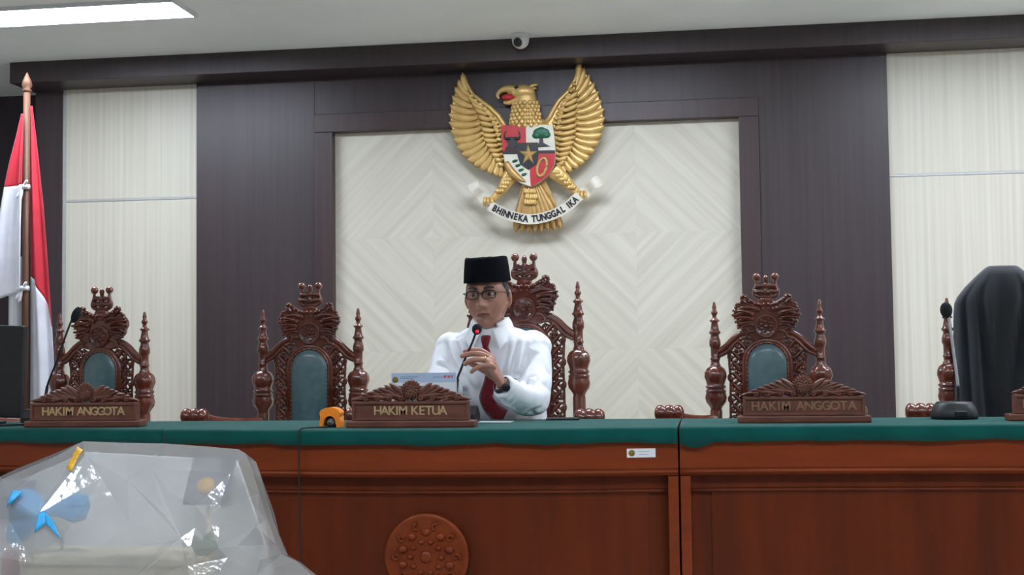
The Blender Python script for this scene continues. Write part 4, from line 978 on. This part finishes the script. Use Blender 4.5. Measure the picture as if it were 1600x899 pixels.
# watch, ring
def band(c, axis, r1, r2, wd, seg=28):
    q = Vector((0, 0, 1)).rotation_difference(Vector(axis).normalized()).to_matrix().to_4x4(); mx = Matrix.Translation(c) @ q; mb = MB()
    for i in range(1): mb.loft([[(r*math.cos(a), r*e*math.sin(a), z) for r, e, z in ((r1, .95, -wd), (r2, .95, -wd*.8), (r2, .95, wd*.8), (r1, .95, wd))] for a in [2*PI*j/seg for j in range(seg+1)]], cap=False, closed=True, mx=mx)
    return mb
wa = (Vector(PALM[1][0])-Vector(ARM_L[-2])).normalized()
wo = mput(band((-.740, -2.170, .932), wa, .029, .0345, .0095), 'wrist_watch', 'watch_strap')
wc = MB().lathe([(0, .016), (.006, .016), (.008, .013), (.008, .001)], 20, mx=Matrix.Translation(Vector((-.722, -2.198, .925))) @ Vector((0, 0, 1)).rotation_difference(Vector((.5, -.8, -.1)).normalized()).to_matrix().to_4x4())
mput(wc, 'watch_case', 'black_metal', wo)
fa = Vector(FING[2][1])-Vector(FING[2][0])
mput(band(tuple(Vector(FING[2][0]).lerp(Vector(FING[2][1]), .45)+Vector((0, 0, .002))), fa, .0112, .0130, .0026, 20), 'finger_ring', 'ring_gold')
# trousers and shoes
T_ = MB()
for s in (-1, 1): T_.tube(bez([(-.80+s*.085, -1.60, .60), (-.82+s*.11, -1.85, .605), (-.83+s*.12, -2.06, .58), (-.83+s*.12, -2.095, .35), (-.83+s*.12, -2.10, .09)], 5), [.088]*6+[.082]*5+[.074]*5+[.066]*5, 16)
T_.loft([ringz((-.80, -1.63), hw, hd, z) for z, hw, hd in ((.515, .15, .10), (.56, .18, .125), (.64, .182, .135), (.70, .178, .13))])
mmesh(remesh(T_, .012, 4), 'trousers', 'trouser')
for s in (-1, 1):
    sh_ = MB().loft([[(-.83+s*.12+w_*math.cos(a), y, max(.002, h_*.5+h_*.5*math.sin(a))) for a in [2*PI*j/14 for j in range(14)]] for y, w_, h_ in ((-2.04, .025, .07), (-2.06, .037, .095), (-2.11, .040, .10), (-2.17, .042, .075), (-2.23, .044, .055), (-2.29, .036, .045), (-2.315, .018, .03))])
    mput(sh_, 'shoe', 'black_plastic')

# ------------------------------------------------------------------ hamper under plastic film, in front of the bench
HZ = .44
tb = thing('side_table', 'plain wooden side table under the plastic wrapped hamper', 'table', (-1.55, -3.88, -.30))
MB().box(-.72, .72, -.33, .33, .71, .74).build('table_top', 'table_wood', tb, .004)
for sx in (-.66, .66):
    for sy in (-.27, .27): MB().box(sx-.025, sx+.025, sy-.025, sy+.025, 0, .71).build('leg', 'table_wood', tb, .004)
ridge = [(-2.17, HZ+.004), (-2.10, .56), (-1.95, .665), (-1.80, .722), (-1.704, .757), (-1.66, .776), (-1.58, .806), (-1.49, .842), (-1.38, .838), (-1.28, .836), (-1.18, .829), (-1.10, .822), (-1.084, .813), (-1.068, .78), (-1.05, .72), (-1.03, .66), (-1.008, .60), (-.995, .578), (-.96, .562), (-.925, .532), (-.885, .485), (-.862, HZ+.004)]
# stretched film: long taut facets meeting in sharp creases that fan out from the peak and a gathered knot
from mathutils.geometry import delaunay_2d_cdt
rf = random.Random(5)
def fp(u, v): return (-1.49+(u-130)*.001604, .842-(v-690)*.00155)
node = {k: (fp(u, v), d) for k, (u, v, d) in dict(
    A1=(106, 710, .012), B1=(46, 767, .016), C1=(-20, 800, .004), D1=(112, 791, .016), E1=(155, 708, .010), F1=(235, 743, .010), G1=(265, 728, .006), H1=(328, 822, -.012), I1=(381, 735, .006), J1=(343, 778, .008), K1=(347, 836, .010), L1=(198, 853, .008), M1=(122, 856, .012), N1=(55, 850, .010), O1=(5, 902, .004), P1=(412, 800, .004), Q1=(402, 755, .006), R1=(190, 740, -.010), S1=(75, 735, -.008), T1=(60, 800, -.010), U1=(160, 815, -.008), V1=(250, 800, .0), W1=(270, 880, .010), X1=(395, 850, -.006), Y1=(425, 880, .008), Z1=(370, 800, .012), A2=(385, 835, .006), B2=(320, 870, .0), C2=(360, 890, .010), D2=(150, 900, .0), E2=(215, 930, .010), F2=(300, 940, .0), G2=(90, 940, .006), H2=(-90, 850, .008), I2=(-60, 780, .004), J2=(-150, 900, .0), K2=(460, 905, .006), L2=(400, 930, .010), M2=(300, 760, -.004), N2=(330, 730, .004), O2=(20, 745, .004), P2=(285, 835, .004)).items()}
for k in range(26):   # small crumples on the gathered right side
    node['r%d' % k] = (fp(rf.uniform(300, 430), rf.uniform(785, 925)), rf.uniform(-.006, .009))
def film_base(x, z):
    k = max([i for i, p in enumerate(ridge[:-1]) if p[0] <= x] or [0]); q = (x-ridge[k][0])/(ridge[k+1][0]-ridge[k][0]); zr = ridge[k][1]+(ridge[k+1][1]-ridge[k][1])*q
    if z > zr-.004: return None
    hgt = max(0, (zr-HZ)/.4); dm = .245*hgt**.55+.012; return dm*((zr-z)/(zr-HZ+.0001))**.5
P2, DP, names = [], [], {}
for x, z in ridge: P2.append(Vector((x, z))); DP.append(.0)
nb = len(P2); zb = ridge[0][1]
for i in range(1, 14):
    x = ridge[-1][0]+(ridge[0][0]-ridge[-1][0])*i/14; P2.append(Vector((x, zb))); DP.append(film_base(x, zb) or .01)
no = len(P2); EG = [(i, (i+1) % no) for i in range(no)]
for k, ((x, z), d) in node.items():
    y = film_base(x, z)
    if y is None or z < zb+.01: continue
    names[k] = len(P2); P2.append(Vector((x, z))); DP.append(max(.006, y+d*.6))
iA = ridge.index((-1.49, .842)); iR = ridge.index((-1.10, .822))
for p, q in (('A1', 'B1'), ('B1', 'C1'), ('A1', 'O2'), ('E1', 'F1'), ('E1', 'R1'), ('G1', 'H1'), ('F1', 'H1'), ('I1', 'J1'), ('J1', 'H1'), ('H1', 'L1'), ('D1', 'M1'), ('N1', 'O1'), ('L1', 'E2'), ('H1', 'W1'), ('Z1', 'A2'), ('D1', 'S1'), ('M1', 'D2'), ('Q1', 'P1')):
    if p in names and q in names: EG.append((names[p], names[q]))
EG.append((iA, names['D1'])); EG.append((iA, names['A1']))
rv, _, rfc, ov, _, _ = delaunay_2d_cdt(P2, EG, [], 1, 1e-5)
V = []
for v, src in zip(rv, ov):
    d = DP[src[0]] if src else (film_base(v.x, v.y) or 0)
    V.append(Vector((v.x, -3.9-d, max(v.y, HZ+.002))))
F = [tuple(f) for f in rfc]
o_ = len(V); TS = [0, .12, .3, .55, .8, 1]
for i, (x, zr) in enumerate(ridge):
    hgt = max(0, (zr-HZ)/.4); dm = .245*hgt**.55+.012
    for j, t in enumerate(TS): V.append(Vector((x, -3.9+dm*t**.62*(j > 0)+(rf.uniform(-.01, .01) if 0 < j < 5 else 0), max(zr+(HZ+.003-zr)*t**1.25, HZ+.002))))
n_ = len(TS)
for i in range(len(ridge)-1):
    for j in range(n_-1):
        A, B_, C2, D = o_+i*n_+j, o_+(i+1)*n_+j, o_+(i+1)*n_+j+1, o_+i*n_+j+1; F += [(A, B_, C2), (A, C2, D)]
bvh = BVHTree.FromPolygons([tuple(v) for v in V], F)
hp = thing('plastic_cover', 'crumpled clear plastic sheet wrapped over the hamper in the foreground', 'plastic sheet', (-1.5, -3.9, HZ))
mb = MB(); mb.add([tuple(v-Vector((-1.5, -3.9, HZ))) for v in V], F, True); fo = mb.build('film', 'plastic_film', hp)
bm = bmesh.new(); bm.from_mesh(fo.data); bmesh.ops.remove_doubles(bm, verts=bm.verts, dist=1e-4); bm.to_mesh(fo.data); bm.free()
k = fo.modifiers.new('crease', 'BEVEL'); k.width = .004; k.segments = 3; k.limit_method = 'ANGLE'; k.angle_limit = math.radians(4); k.harden_normals = True
def film_y(x, z):
    r = bvh.ray_cast(Vector((x, -6, z)), Vector((0, 1, 0)))[0]; return r.y if r else -3.95
def patch(name, m, quads, label=None, cat=None, n=5, off=-.004, parent=None, o=(0, 0, 0)):
    # thin ribbon or paper following the film surface; off < 0 lies on it, off > 0 just inside
    mb = MB()
    for A, B_, C2, D in quads:
        g = []
        for i in range(n+1):
            u = i/n; row = []
            for j in range(n+1):
                v = j/n; x = (A[0]*(1-u)+B_[0]*u)*(1-v)+(D[0]*(1-u)+C2[0]*u)*v; z = (A[1]*(1-u)+B_[1]*u)*(1-v)+(D[1]*(1-u)+C2[1]*u)*v
                ys = [film_y(x+e*.006, z+f*.006) for e in (-1, 0, 1) for f in (-1, 0, 1)]
                row.append((x-o[0], (min(ys) if off < 0 else max(ys))+off-o[1], z-o[2]))
            g.append(row)
        mb.loft(g, closed=False, cap=False)
    ob = mb.build(name, m, parent, solid=.0012)
    return tag(ob, label, cat)
# what shows through the film
def one(mb, name, m, label, cat, loc, **k): return tag(mb.build(name, m, None, loc=loc, **k), label, cat)
one(MB().prism([(x+1.47, z-HZ) for x, z in ((-1.86, HZ+.001), (-1.84, .66), (-1.704, .728), (-1.49, .815), (-1.11, .795), (-1.075, .70), (-1.04, .60), (-1.03, HZ+.001))], -.006, .006), 'backing_board', 'paper_white', 'white backing board standing inside the plastic wrapped hamper', 'board', (-1.47, -3.885, HZ), bevel=.002)
bx_ = thing('gift_box', 'cream cardboard gift box low inside the plastic wrapping', 'box', (-1.36, -3.985, HZ))
MB().box(-.20, .20, -.075, .075, 0, .13).build('body', 'box_cream', bx_, .004)
MB().box(-.205, .205, -.08, .08, .13, .155).build('lid', 'box_cream', bx_, .004)
cd_ = thing('emblem_card', 'grey card with a gold round crest inside the right of the wrapping', 'card', (-1.150, -3.985, .702))
cd_.rotation_euler = (-.56, 0, 0)
MB().box(-.053, .053, -.003, .003, 0, .120).build('card', 'card_grey', cd_, .001)
MB().lathe([(0, .021), (.003, .021), (.0035, .001)], 24, mx=Matrix.Translation((-.006, -.003, .045)) @ Matrix.Rotation(PI/2, 4, 'X')).build('round_crest', 'sticker_yellow', cd_)
MB().prism([(.018, .118), (.052, .118), (.052, .075), (.034, .068), (.02, .08)], -.006, -.0031).build('black_patch', 'card_black', cd_)
c2 = one(MB().box(-.046, .046, -.003, .003, 0, .105), 'grey_card', 'card_grey', 'plain grey card inside the left of the plastic wrapping', 'card', (-1.645, -3.965, .655), bevel=.001)
c2.rotation_euler = (-.45, 0, 0)
MB().tube([(0, .004, .02), (0, .10, -.19)], .006, 8).build('card_stick', 'box_cream', c2)
MB().tube([(0, .006, .05), (0, .125, -.21)], .006, 8).build('card_stick', 'box_cream', cd_)
# ribbon bow
BO = (-1.512, -3.99, HZ+.155)
bw = thing('ribbon_bow', 'blue satin ribbon bow inside the plastic wrapping', 'bow', BO)
def fan(c, R, n=8): return [(c, (c[0]+R[i][0], c[1]+R[i][1]), (c[0]+R[i+1][0], c[1]+R[i+1][1]), c) for i in range(len(R)-1)]
KC = (-1.508, .696)
patch('loop', 'ribbon_sheer', fan(KC, [(-.012, .012), (-.03, .030), (-.06, .042), (-.09, .040), (-.10, .015), (-.10, -.03), (-.09, -.07), (-.06, -.085), (-.03, -.06), (-.012, -.02)]), n=4, off=.006, parent=bw, o=BO)
patch('loop', 'ribbon_sheer', fan(KC, [(.010, -.012), (.04, -.018), (.07, -.030), (.098, -.022), (.102, .005), (.09, .030), (.065, .034), (.035, .022), (.010, .010)]), n=4, off=.006, parent=bw, o=BO)
MB().ell((.004, .02, KC[1]-BO[2]), (.013, .010, .015), 12, 8).build('knot', 'ribbon_blue', bw)
MB().tube([(0, .03, .001), (.004, .03, .11)], .004, 8).build('stick', 'box_cream', bw)
patch('price_tag', 'sticker_yellow', [((-1.490, .832), (-1.460, .826), (-1.466, .780), (-1.488, .786))], 'small yellow sticker near the peak of the plastic wrapping', 'sticker')
patch('ribbon_tail', 'ribbon_blue', [((-1.514, .690), (-1.500, .694), (-1.492, .668), (-1.512, .648)), ((-1.500, .694), (-1.478, .676), (-1.446, .632), (-1.492, .668))], 'bright blue ribbon tail hanging from the bow, notched end', 'ribbon')
patch('ribbon_tail', 'ribbon_blue', [((-1.606, .736), (-1.578, .734), (-1.592, .715), (-1.610, .700))], 'small bright blue ribbon corner left of the bow', 'ribbon')
po = MB().loft([[(hw*math.cos(a), .035*math.sin(a)*hw/.07, z) for a in [2*PI*j/20 for j in range(20)]] for z, hw in ((0, .05), (.01, .068), (.06, .072), (.10, .05), (.112, .02))])
one(po, 'snack_pouch', 'pouch_yellow', 'pale yellow pouch at the bottom left of the wrapping', 'pouch', (-1.70, -4.0, HZ+.001))
po = MB().loft([[(hw*math.cos(a), .02*math.sin(a), z) for a in [2*PI*j/16 for j in range(16)]] for z, hw in ((0, .014), (.01, .02), (.14, .02), (.155, .012))])
one(po, 'snack_stick', 'pouch_pink', 'thin pink packet between the yellow pouch and the cream box', 'packet', (-1.595, -4.04, HZ+.001))
lf = thing('leaf_sprig', 'green leaf sprig inside the right side of the wrapping', 'leaves', (-1.135, -4.03, .596))
for k in range(5):
    m = MB(); a = k*1.25; m.leaf((0, 0, 0), (.035*math.cos(a), .005, .03+.02*math.sin(a)), .011, d=.003, n=6, point=1); m.build('leaf', 'leaf_green', lf)

for o in EM.children_recursive:                       # nothing of the emblem reaches behind its flat back
    if o.name.split('.')[0] != 'letter':
        for v in o.data.vertices: v.co.y = min(v.co.y, .003)
